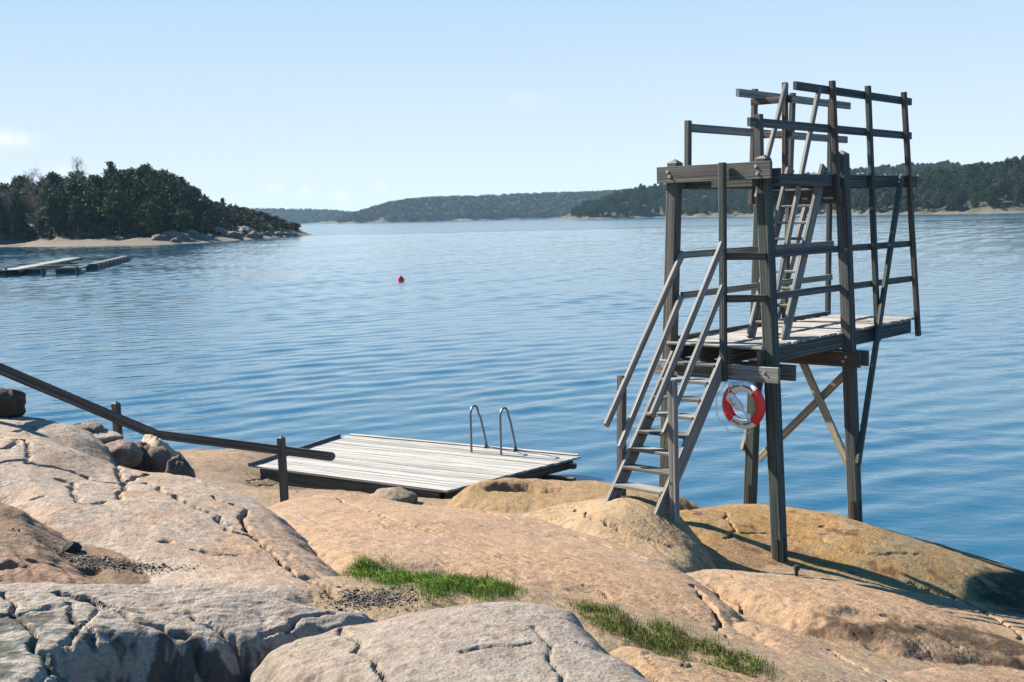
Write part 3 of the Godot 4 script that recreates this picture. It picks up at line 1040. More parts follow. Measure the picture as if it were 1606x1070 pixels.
func stone_mesh(sd: int, r: Vector3, col: Color, m: Material, rough := 0.28, flat := 0.0) -> ArrayMesh:   # a weathered boulder
	var nz := noise(0.9, 4, sd)
	var nf := noise(3.2, 3, sd + 7)
	var mb := MB.new()
	var U := 26
	var V := 15
	var P := []
	for j in V + 1:
		var row := []
		var th := PI * j / V
		for i in U:
			var ph := TAU * i / U
			var d := Vector3(sin(th) * cos(ph), cos(th), sin(th) * sin(ph))
			var k := 1.0 + rough * nz.get_noise_3dv(d * 1.2) * 1.6 + rough * 0.35 * nf.get_noise_3dv(d)
			# squarish: facets from worn joints
			var sq := pow(pow(absf(d.x), 3.2) + pow(absf(d.y), 3.2) + pow(absf(d.z), 3.2), -1.0 / 3.2)
			var p := d * k * lerpf(1.0, sq, flat)
			row.append(Vector3(p.x * r.x, p.y * r.y, p.z * r.z))
		P.append(row)
	var N := []
	for j in V + 1:
		var row := []
		for i in U:
			var a: Vector3 = P[j][(i + 1) % U] - P[j][posmod(i - 1, U)]
			var b: Vector3 = P[mini(j + 1, V)][i] - P[maxi(j - 1, 0)][i]
			var nn := a.cross(b)
			if nn.dot(P[j][i]) < 0: nn = -nn
			row.append(nn.normalized() if nn.length() > 1e-9 else (P[j][i] as Vector3).normalized())
		N.append(row)
	for j in V:
		for i in U:
			var i2 := (i + 1) % U
			var f := 1.0 + 0.35 * nf.get_noise_3dv(P[j][i] * 2.0)
			mb.col = Color(col.r * f, col.g * f, col.b * f)
			mb.tri_s(P[j][i], P[j][i2], P[j + 1][i2], N[j][i], N[j][i2], N[j + 1][i2])
			mb.tri_s(P[j][i], P[j + 1][i2], P[j + 1][i], N[j][i], N[j + 1][i2], N[j + 1][i])
	return mb.mesh(m)

func forest(called: String, label: String, surf: Surf, lo: Vector2, hi: Vector2, count: int, sd: int, size: float, cols: Array, min_h: float, shape: Mesh = null) -> void:
	rng.seed = sd
	var mb := MB.new()
	for k in 16:
		var f := rng.randf()
		tuft(mb, Vector3(rng.randf_range(-1, 1) * 2.4 * (1.0 - f * 0.75), 2.0 + f * 6.5, rng.randf_range(-1, 1) * 2.4 * (1.0 - f * 0.75)), 2.3, 4, Color(1, 1, 1))
	var mm := MultiMesh.new()
	mm.transform_format = MultiMesh.TRANSFORM_3D
	mm.use_colors = true
	mm.mesh = mb.mesh(mats.leaf) if shape == null else shape
	var tr := []
	var tries := 0
	while tr.size() < count and tries < count * 6:
		tries += 1
		var x := rng.randf_range(lo.x, hi.x)
		var z := rng.randf_range(lo.y, hi.y)
		var h := surf.h(x, z)
		if h < min_h:
			continue
		tr.append([Transform3D(Basis(Vector3.UP, rng.randf() * TAU).scaled(Vector3.ONE * size * rng.randf_range(0.6, 1.25)), Vector3(x, h - 0.8, z)), cols[rng.randi() % cols.size()]])
	mm.instance_count = tr.size()
	for i in tr.size():
		mm.set_instance_transform(i, tr[i][0])
		mm.set_instance_color(i, tr[i][1])
	var o := MultiMeshInstance3D.new()
	o.name = numbered(called)
	o.multimesh = mm
	add_child(o)
	tag(o, label, "wood", "", "stuff")

func shore_colour(p: Vector3, n: Vector3, k: float) -> Color:
	var sand := Color(0.19, 0.155, 0.125)
	var grass := Color(0.085, 0.065, 0.036)
	var heath := Color(0.032, 0.032, 0.018)
	var rock := Color(0.12, 0.105, 0.095)
	var c := heath.lerp(grass, clampf(0.25 + k * 1.2, 0, 1))
	if n.y < 0.80 + k * 0.1 or k > 0.3:
		c = c.lerp(rock, 0.8)
	if p.y < 1.6 + k * 1.2:
		c = c.lerp(Color(0.062, 0.044, 0.032), 0.85)
	if p.y < 0.12 + k * 0.12:
		c = sand.lerp(rock, clampf(0.3 + k * 2.0, 0, 1))
	if p.y < 0.12:
		c = Color(0.07, 0.06, 0.05)
	return c

func rocky_colour(p: Vector3, n: Vector3, k: float) -> Color:
	var c := shore_colour(p, n, k)
	return Color(0.085, 0.075, 0.064).lerp(Color(0.045, 0.04, 0.034), clampf(0.5 + k * 2.0, 0, 1)) if p.y < 1.2 else Color(c.r * 0.6, c.g * 0.62, c.b * 0.6)

func build_shores() -> void:
	var green := Color(0.040, 0.058, 0.030)
	var green2 := Color(0.050, 0.068, 0.030)
	# left headland
	var L := [Vector3(-141, 0, -330), Vector3(-175, 0, -340), Vector3(-220, 0, -350), Vector3(-120, 0, -312), Vector3(-101, 0, -306), Vector3(-86, 0, -309), Vector3(-80.5, 0, -330), Vector3(-78, 0, -356), Vector3(-75.5, 0, -386), Vector3(-73.0, 0, -420), Vector3(-73, 0, -440),
		Vector3(-141, -3, -312), Vector3(-101, -3, -288), Vector3(-72, -3, -300), Vector3(-64, -3, -380), Vector3(-60, -3, -440), Vector3(-66, -3, -470), Vector3(-220, -3, -325), Vector3(-80, -2, -500),
		Vector3(-141, 1.2, -343), Vector3(-110, 1.1, -322), Vector3(-90, 1.3, -322), Vector3(-86, 1.6, -360), Vector3(-82, 1.5, -400),
		Vector3(-170, 5, -365), Vector3(-150, 4.2, -352), Vector3(-140, 10.5, -380), Vector3(-120, 10.5, -365), Vector3(-105, 9.0, -365), Vector3(-95, 7.6, -395), Vector3(-88, 5.5, -415), Vector3(-80, 2.6, -430), Vector3(-130, 13.0, -410), Vector3(-110, 11, -410), Vector3(-100, 8.5, -440), Vector3(-170, 8, -420), Vector3(-220, 4, -400), Vector3(-150, 8, -470), Vector3(-220, 6, -480), Vector3(-112, 4.0, -338), Vector3(-98, 3.4, -345)]
	var sl := land("left_headland", "dark wooded headland with a thin pale beach across the inlet", L, Vector2(-280, -520), Vector2(-52, -280), 2.4, 12.0, shore_colour, 1.6)
	var pines := [pine(10.0, 101, green, 0.20, 1.15), pine(12.0, 102, green, 0.28, 0.72), pine(8.0, 103, green2, 0.12, 1.3), pine(10.5, 104, green2, 0.40, 1.25), pine(10.5, 105, green, 0.16, 0.75), pine(9.5, 106, green2, 0.45, 1.35)]
	var bares := [bare_tree(11.0, 111, Color(0.10, 0.08, 0.075)), bare_tree(13.0, 112, Color(0.12, 0.10, 0.095)), bare_tree(9.0, 113, Color(0.09, 0.07, 0.06))]
	var shrubs := [shrub(2.6, 121, Color(0.055, 0.06, 0.03)), shrub(3.2, 122, Color(0.09, 0.07, 0.045)), shrub(2.0, 123, Color(0.05, 0.065, 0.03))]
	rng.seed = 201
	var spots := []
	var tries := 0
	while spots.size() < 188 and tries < 30000:
		tries += 1
		var px := rng.randf_range(-170.0, 372.0)
		var D := lerpf(318.0, 450.0, pow(rng.randf(), 1.3))
		var x := (px - 803.0) / FOCAL * D
		var h := sl.h(x, -D)
		if h < 1.35 or (px > 320.0 and rng.randf() < 0.6):
			continue
		var ok := true
		for s in spots:
			if Vector2(s.x - x, s.z + D).length() < 3.3:
				ok = false
				break
		if ok:
			spots.append(Vector3(x, h, -D))
	for s in spots:
		var px: float = 803.0 + FOCAL * s.x / -s.z
		var sz := rng.randf_range(0.8, 1.15) * lerpf(1.1, 0.42, smoothstep(240.0, 362.0, px))
		if px < 150.0 and rng.randf() < 0.22:
			plant(bares, s, sz * 0.95, "bare_tree", "leafless grey tree standing among the pines of the left headland", "tree", "bare trees on the left headland")
		else:
			plant(pines, s, sz, "pine_tree", "dark green pine growing on the left headland", "tree", "pines on the left headland")
	for s in [[-14, 379, 13.0], [6, 379, 12.5], [20, 380, 11.5], [38, 380, 14.0], [57, 379, 14.5], [74, 380, 13.0], [96, 378, 11], [-40, 379, 12], [120, 378, 9]]:
		var p := at_depth(s[0], s[1], 346.0 + 3.0 * (int(s[0]) % 5))
		plant(bares, Vector3(p.x, sl.h(p.x, p.z), p.z), s[2] / 11.0, "bare_tree", "tall leafless tree on the dry grass beside the beach", "tree", "bare trees beside the beach")
	for k in 210:
		var x := rng.randf_range(-150, -74)
		var z := rng.randf_range(-430, -318)
		var h := sl.h(x, z)
		if h > 1.5 and x > z * 0.47 - 6.0:
			plant(shrubs, Vector3(x, h, z), rng.randf_range(0.6, 1.2), "heath_shrub", "low brown and green shrub on the left headland", "shrub", "shrubs on the left headland")
	forest("left_heath", "dark heath and juniper undergrowth on the left headland", sl, Vector2(-190, -460), Vector2(-70, -318), 2600, 234, 0.36, [Color(0.030, 0.036, 0.020), Color(0.045, 0.042, 0.022), Color(0.055, 0.042, 0.028), Color(0.026, 0.032, 0.018)], 1.5)
	# boulders on its beach
	var stones := []
	for k in 5:
		stones.append(stone_mesh(300 + k, Vector3(1, 0.62, 0.9), Color(0.10, 0.09, 0.082), mats.far, 0.3, 0.4))
	var bl := [[250, 374, 2.6], [268, 371, 3.4], [285, 374, 3.0], [300, 370, 3.4], [315, 373, 2.5], [275, 377, 1.6], [366, 371, 3.6], [383, 366, 4.0], [395, 370, 3.0], [404, 369, 2.2], [338, 362, 3.0], [352, 366, 2.4], [420, 366, 2.0], [436, 367, 2.2], [448, 366, 1.6], [460, 366, 1.5], [330, 370, 1.7], [375, 361, 2.6], [412, 359, 2.4]]
	rng.seed = 210
	for b in bl:
		# its foot stands where the line of sight meets the land
		var r := ray(b[0], b[1] + 3.0)
		r /= -r.z
		var D := 290.0
		while D < 440.0 and (EYE + r.y * D > maxf(sl.h(r.x * D, -D), 0.0)):
			D += 1.0
		var o := top_mesh("shore_boulder", stones[rng.randi() % 5])
		o.position = Vector3(r.x * D, maxf(sl.h(r.x * D, -D), 0.0) + b[2] * 0.1, -D)
		o.rotation.y = rng.randf() * TAU
		o.scale = Vector3.ONE * float(b[2]) * 0.75
		tag(o, "rounded grey boulder on the beach of the left headland", "boulder", "boulders on the far beach")
	# right headland
	var R := [Vector3(81, 0, -1430), Vector3(120, 0, -1400), Vector3(203, 0, -1380), Vector3(225, 0, -1150), Vector3(245, 0, -920), Vector3(262, 0, -800), Vector3(300, 0, -700), Vector3(340, 0, -640), Vector3(60, -5, -1450), Vector3(120, -6, -1340), Vector3(180, -6, -1200), Vector3(205, -6, -950), Vector3(225, -6, -780), Vector3(270, -6, -660), Vector3(320, -5, -590), Vector3(60, -5, -1600), Vector3(-20, -8, -1700),
		Vector3(130, 14, -1480), Vector3(160, 25, -1520), Vector3(215, 28, -1480), Vector3(270, 22, -1300), Vector3(285, 16, -1100), Vector3(285, 12, -950), Vector3(292, 13, -840), Vector3(310, 17, -840), Vector3(330, 15, -740), Vector3(350, 21, -760), Vector3(400, 24, -760), Vector3(380, 22, -900), Vector3(480, 20, -800), Vector3(470, 18, -650), Vector3(400, 16, -1200), Vector3(250, 25, -1600), Vector3(440, 0, -560)]
	var sr := land("right_headland", "rocky wooded shore rising behind the diving tower", R, Vector2(40, -1720), Vector2(560, -560), 8.0, 40.0, rocky_colour, 8.0)
	rng.seed = 221
	spots = []
	tries = 0
	while spots.size() < 112 and tries < 40000:
		tries += 1
		var D := rng.randf_range(660, 1500)
		var x := D * rng.randf_range(0.055, 0.50)
		if x > 520.0: continue
		var h := sr.h(x, -D)
		if h < 4.0: continue
		if sr.h(x - 6.0, -D + 10.0) < 0.5: continue
		# cliffs stay bare
		if absf(h - sr.h(x, -D + 8.0)) > 5.0 and rng.randf() < 0.6: continue
		var ok := true
		for s in spots:
			if Vector2(s.x - x, s.z + D).length() < 9.0:
				ok = false
				break
		if ok:
			spots.append(Vector3(x, h, -D))
	for s in spots:
		plant(pines, s, rng.randf_range(0.75, 1.15), "pine_tree", "dark pine on the rocky shore behind the diving tower", "tree", "pines on the right shore")
	var tint := [Color(0.55, 0.6, 0.55), Color(0.8, 0.8, 0.7), Color(1.1, 0.85, 0.8), Color(0.65, 0.7, 0.6)]
	for k in 3:
		forest("right_forest", ["dense pine wood covering the slope behind the diving tower", "broad-crowned pines mixed into the wood behind the diving tower", "tall thin-crowned pines mixed into the wood behind the diving tower"][k], sr, Vector2(80, -1650), Vector2(540, -640), 1500, 240 + k, 1.15, tint, 1.3, (pines[[0, 3, 1][k]].get_child(1) as MeshInstance3D).mesh)
	forest("right_heath", "scrub between the cliffs of the shore behind the diving tower", sr, Vector2(80, -1550), Vector2(480, -640), 3600, 235, 0.55, [Color(0.036, 0.045, 0.024), Color(0.055, 0.05, 0.03), Color(0.03, 0.04, 0.022)], 1.6)
	# far hills across the inlet
	var wood := [Color(0.050, 0.062, 0.040), Color(0.10, 0.075, 0.06), Color(0.085, 0.075, 0.055), Color(0.045, 0.058, 0.036)]
	var M := [Vector3(-345, 0, -2500), Vector3(-250, 0, -2480), Vector3(-100, 0, -2450), Vector3(0, 0, -2430), Vector3(120, 0, -2400), Vector3(300, 0, -2350), Vector3(-400, -8, -2420), Vector3(-100, -8, -2350), Vector3(300, -8, -2250), Vector3(-430, -8, -2600), Vector3(-420, -8, -2800), Vector3(-330, 12, -2620), Vector3(-285, 27, -2640), Vector3(-230, 38, -2680), Vector3(-120, 40, -2680), Vector3(-20, 36, -2650), Vector3(80, 38, -2620), Vector3(180, 36, -2600), Vector3(300, 40, -2550), Vector3(-100, 44, -2900), Vector3(200, 46, -2900), Vector3(-60, 14, -2520), Vector3(60, 12, -2500)]
	var smid := land("middle_hill", "low wooded hill across the inlet with rocky shore", M, Vector2(-520, -2960), Vector2(360, -2330), 20.0, 90.0, rocky_colour, 16.0)
	forest("middle_forest", "brown and green wood covering the hill across the inlet", smid, Vector2(-480, -2760), Vector2(350, -2400), 6500, 232, 1.3, wood, 1.5)
	var B := [Vector3(-900, 0, -3500), Vector3(-700, 0, -3480), Vector3(-430, 0, -3450), Vector3(-1400, 0, -3500), Vector3(-900, -8, -3380), Vector3(-430, -8, -3340), Vector3(-1400, -8, -3380), Vector3(-380, -4, -3600), Vector3(-900, 36, -3650), Vector3(-760, 34, -3650), Vector3(-640, 30, -3640), Vector3(-540, 25, -3630), Vector3(-470, 17, -3600), Vector3(-1400, 40, -3650), Vector3(-900, 34, -3800), Vector3(-500, 24, -3800)]
	var sb := land("back_hill", "hazy wooded ridge at the far end of the inlet", B, Vector2(-1500, -3840), Vector2(-340, -3340), 30.0, 100.0, rocky_colour, 12.0)
	forest("back_forest", "hazy brown wood on the farthest ridge", sb, Vector2(-1300, -3700), Vector2(-400, -3440), 5000, 233, 1.4, wood, 1.5)

# ------------------------------------------------------------------ diving tower
const TPSI := 0.852
const TBASE := 0.65
const HD := -1.57
var tower: Node3D
var bolts: Mesh

func tl(u: float, h: float, v: float) -> Vector3:   # along, height from the eye, across -> the tower's own axes
	return Vector3(u, h + EYE - TBASE, v)

func sv(s: float, h: float, off := 0.0) -> float:   # the sides lean inwards going up
	return s * (0.67 + off + (HD - h) * 0.0445)

func tim(called: String, a: Vector3, b: Vector3, w: float, h: float, side: Vector3, mat: String, parent: Node3D = null) -> MeshInstance3D:
	var mb := MB.new()
	var slack := 0.004   # nothing hand-built is quite true
	mb.timber(a + Vector3(0, rng.randf_range(-slack, slack), 0), b + Vector3(0, rng.randf_range(-slack, slack), 0), w, h, side + Vector3(rng.randf_range(-0.02, 0.02), rng.randf_range(-0.02, 0.02), rng.randf_range(-0.02, 0.02)), Vector2(rng.randf(), rng.randf()))
	return part(called, mb, mats[mat], tower if parent == null else parent)

func bolt(at: Vector3, out: Vector3, parent: Node3D) -> void:
	var mb := MB.new()
	mb.tube([at, at + out * 0.005], [0.021], 10)
	mb.tube([at + out * 0.004, at + out * 0.016], [0.011], 6)
	part("bolt", mb, mats.zinc, parent)

func build_tower() -> void:
	rng.seed = 401
	var U := Vector3(1, 0, 0)
	var V := Vector3(0, 0, 1)
	tower = thing("diving_tower", Vector3(2.33, TBASE, -14.0), TPSI, "weathered wooden diving tower with two platforms standing on the rock", "diving tower")
	# legs
	for q in [[0.20, -1, -3.80, 0.60, "wood_b"], [0.29, 1, -4.22, 0.60, "wood_leg"], [2.33, -1, -4.15, 0.66, "wood_leg"], [2.33, 1, -4.17, 0.70, "wood_c"]]:
		var a := tl(q[0], q[2], sv(q[1], q[2]))
		var b := tl(q[0], q[3], sv(q[1], q[3]))
		var mb := MB.new()
		mb.timber(a, b, 0.15, 0.15, U, Vector2(rng.randf(), rng.randf()), 0.016)
		var leg := part("leg", mb, mats[q[4]], tower)
		var cap := MB.new()
		var e := 0.076
		for k in 4:
			var c := [Vector3(e, 0, e), Vector3(-e, 0, e), Vector3(-e, 0, -e), Vector3(e, 0, -e)]
			var p: Vector3 = c[k]
			var r: Vector3 = c[(k + 1) % 4]
			cap.tri(b + p, b + r, b + Vector3(0, 0.055, 0), ((p + r) * 0.5 + Vector3(0, 0.1, 0)).normalized())
		part("leg_cap", cap, mats.wood_b, leg)
		# steel foot: flats bolted to the leg and set in the rock
		var dir := (b - a).normalized()
		for f in [[U * -1.0, V], [V * float(q[1]), U]]:
			var br := MB.new()
			var c0: Vector3 = a + dir * 0.02 + f[0] * 0.079
			br.timber(c0, c0 + dir * 0.36, 0.05, 0.008, f[1], Vector2.ZERO, 0.001)
			part("foot_bracket", br, mats.rust, leg)
	# front and rear cross beams, clamped in pairs round the legs
	var fb := tim("cross_beam", tl(0.098, 0.465, -0.755), tl(0.098, 0.465, 0.785), 0.05, 0.20, U, "wood_b")
	tim("cross_beam", tl(0.392, 0.39, -0.70), tl(0.392, 0.39, 0.74), 0.05, 0.20, U, "wood_c")
	for q in [[-0.60, 0.50], [-0.57, 0.44], [0.60, 0.51], [0.62, 0.43]]:
		bolt(tl(0.073, q[1], q[0]), -U, fb)
	var lb := tim("cross_beam", tl(0.098, -1.885, -0.825), tl(0.098, -1.885, 0.88), 0.05, 0.185, U, "wood_a")
	tim("cross_beam", tl(0.392, -1.885, -0.80), tl(0.392, -1.885, 0.93), 0.05, 0.185, U, "wood_b")
	for q in [[0.70, -1.86], [-0.69, -1.87]]:
		bolt(tl(0.073, q[1], q[0]), -U, lb)
	var rb := tim("cross_beam", tl(2.228, -1.93, -0.82), tl(2.228, -1.93, 0.88), 0.05, 0.20, U, "wood_red")
	tim("cross_beam", tl(2.432, -1.93, -0.84), tl(2.432, -1.93, 0.90), 0.05, 0.20, U, "wood_b")
	bolt(tl(2.203, -1.90, 0.70), -U, rb)
	bolt(tl(2.203, -1.96, 0.66), -U, rb)
	tim("cross_beam", tl(2.228, 0.17, -0.62), tl(2.228, 0.17, 0.62), 0.05, 0.19, U, "wood_c")
	tim("cross_beam", tl(2.432, 0.17, -0.62), tl(2.432, 0.17, 0.62), 0.05, 0.19, U, "wood_c")
	# lower platform: joists, boards across, kerb along the left edge
	for v in [-0.615, -0.2, 0.2, 0.615]:
		tim("joist", tl(0.10, -1.695, v), tl(4.42, -1.695, v), 0.048, 0.19, V, "wood_c" if absf(v) > 0.5 else "wood_b")
	var nb := 36
	for k in nb:
		var u := lerpf(0.11, 4.43, float(k) / (nb - 1))
		if absf(u - 0.245) < 0.11 or absf(u - 2.33) < 0.135:   # boards notched between the legs
			tim("deck_board", tl(u, -1.585, -0.585), tl(u, -1.585, 0.585), 0.112, 0.03, U, ["deck", "deck_b"][k % 2])
		else:
			tim("deck_board", tl(u, -1.585 + rng.randf_range(-0.002, 0.002), -0.672 + rng.randf_range(-0.012, 0.012)), tl(u, -1.585, 0.672 + rng.randf_range(-0.015, 0.015)), 0.112, 0.03, U, ["deck", "deck_b", "deck_c"][rng.randi() % 3])
	tim("kerb_board", tl(0.30, -1.543, -0.64), tl(4.42, -1.543, -0.64), 0.045, 0.05, V, "wood_b")
	# upper platform
	for v in [-0.545, 0.0, 0.545]:
		tim("joist", tl(0.13 if v != 0.0 else 2.06, 0.362, v), tl(4.76, 0.362, v), 0.048, 0.15, V, "wood_c")
	for k in 23:
		var u := lerpf(2.06, 4.78, k / 22.0)
		tim("deck_board", tl(u, 0.452, -0.60 + rng.randf_range(-0.012, 0.012)), tl(u, 0.452, 0.60 + rng.randf_range(-0.015, 0.015)), 0.112, 0.03, U, ["deck_b", "deck"][k % 2])
	# railing posts on both sides
	for s in [-1.0, 1.0]:
		var out := 0.02
		tim("railing_post", tl(0.34 if s < 0 else 0.30, 0.42, sv(s, 0.42, -0.10 if s < 0 else -0.06)), tl(0.34 if s < 0 else 0.30, 1.11, sv(s, 1.11, -0.08 if s < 0 else -0.04)), 0.07 if s < 0 else 0.085, 0.07 if s < 0 else 0.085, U, "wood_b")
		tim("railing_post", tl(2.12, 0.10, sv(s, 0.10, out)), tl(2.09, 1.61, sv(s, 1.61, out)), 0.09, 0.06, U, "wood_red" if s > 0 else "wood_b")
		tim("railing_post", tl(3.17, -1.78, sv(s, -1.78, out)), tl(3.135, 1.62, sv(s, 1.62, out)), 0.09, 0.06, U, "wood_leg" if s > 0 else "wood_b")
		tim("railing_post", tl(4.53, -1.84, sv(s, -1.84, out)), tl(4.30, 1.61, sv(s, 1.61, out)), 0.09, 0.06, U, "wood_red" if s > 0 else "wood_c")
		var inn := -0.037
		if s > 0:
			tim("rail", tl(1.2, 1.50, sv(s, 1.5, inn)), tl(4.66, 1.50, sv(s, 1.5, inn)), 0.045, 0.10, V, "wood_c")
			tim("rail", tl(0.10, 1.02, sv(s, 1.02, inn - 0.02)), tl(4.62, 1.02, sv(s, 1.02, inn)), 0.045, 0.10, V, "wood_b")
		else:
			tim("rail", tl(1.55, 1.525, sv(s, 1.5, inn)), tl(4.80, 1.525, sv(s, 1.5, inn)), 0.045, 0.10, V, "wood_a")
			tim("rail", tl(0.38, 1.03, sv(s, 1.02, inn - 0.04)), tl(4.75, 1.03, sv(s, 1.02, inn)), 0.045, 0.10, V, "wood_a")
		for h in [-0.51, -1.01]:
			tim("rail", tl(0.29, h, sv(s, h, -0.095)), tl(4.45, h, sv(s, h, -0.037)), 0.045, 0.085, V, "wood_a" if s < 0 else "wood_b")
		# long strut under the overhanging ends
		var out2 := 0.085
		tim("strut", tl(3.96, 0.42, sv(s, 0.42, out2)), tl(2.26, -3.30, sv(s, -3.30, out2 + 0.015)), 0.05, 0.10, V, "wood_leg" if s > 0 else "wood_a")
	tim("railing_post", tl(0.02, -1.99, 0.195), tl(0.02, 0.57, 0.195), 0.07, 0.075, U, "wood_leg")
	for h in [-0.52, -1.01]:
		tim("rail", tl(0.05, h, 0.235), tl(0.20, h, 0.66), 0.045, 0.085, U, "wood_red")
	for h in [1.43, 0.99]:
		tim("rail", tl(2.02, h, -0.56), tl(2.02, h, 0.02), 0.045, 0.085, U, "wood_red")
	# crossed braces between the rear legs
	tim("brace", tl(2.435, -1.80, -0.15), tl(2.435, -3.62, 0.76), 0.045, 0.10, U, "wood_pale")
	tim("brace", tl(2.485, -1.95, 0.77), tl(2.485, -3.46, -0.73), 0.045, 0.10, U, "wood_pale")
	# stair from the rock to the lower platform
	for v in [-0.52, 0.165]:
		tim("stair_stringer", tl(-1.335, -3.36, v), tl(0.085, -1.735, v), 0.045, 0.195, V, "wood_a")
	for k in 8:
		var u := -1.245 + 0.1615 * k
		var h := -3.085 + 0.186 * k
		var tr := tim("stair_tread", tl(u + 0.10, h - 0.018, -0.497), tl(u + 0.10, h - 0.018, 0.142), 0.20, 0.036, U, ["wood_a", "wood_b"][k % 2])
		for v in [-0.478, 0.123]:
			tim("tread_cleat", tl(u + 0.03, h - 0.056, v), tl(u + 0.18, h - 0.056, v), 0.036, 0.038, V, "wood_b", tr)
	tim("stair_post", tl(-0.995, -3.42, -0.585), tl(-0.945, -1.86, -0.585), 0.085, 0.085, U, "wood_b")
	tim("stair_post", tl(-1.17, -3.56, 0.275), tl(-1.175, -1.84, 0.265), 0.085, 0.085, U, "wood_a")
	tim("handrail", tl(0.27, -0.48, -0.519), tl(-1.355, -2.385, -0.519), 0.045, 0.085, V, "wood_a")
	tim("handrail", tl(0.22, -1.02, -0.519), tl(-1.095, -2.685, -0.519), 0.045, 0.085, V, "wood_a")
	tim("handrail", tl(-0.01, -0.36, 0.21), tl(-1.50, -2.185, 0.21), 0.042, 0.085, V, "wood_a")
	tim("handrail", tl(-0.01, -0.87, 0.21), tl(-1.27, -2.42, 0.21), 0.042, 0.085, V, "wood_a")
	# steep ladder stair to the upper platform
	for v in [0.0, 0.47]:
		tim("ladder_stringer", tl(0.985, -1.575, v), tl(2.03, 0.545, v), 0.045, 0.16, V, "wood_a")
	for k in 9:
		var u := 1.045 + 0.0985 * k
		var h := -1.355 + 0.203 * k
		tim("ladder_tread", tl(u + 0.055, h - 0.016, 0.023), tl(u + 0.055, h - 0.016, 0.447), 0.15, 0.032, U, "wood_b" if k % 3 else "wood_a")
	tim("ladder_post", tl(1.985, 0.25, -0.052), tl(1.985, 1.64, -0.052), 0.085, 0.055, U, "wood_red")
	tim("handrail", tl(1.90, 1.60, 0.01), tl(1.14, 0.17, 0.01), 0.045, 0.07, V, "wood_a")
	tim("handrail", tl(1.845, 1.52, 0.497), tl(0.765, -0.96, 0.497), 0.045, 0.07, V, "wood_a")

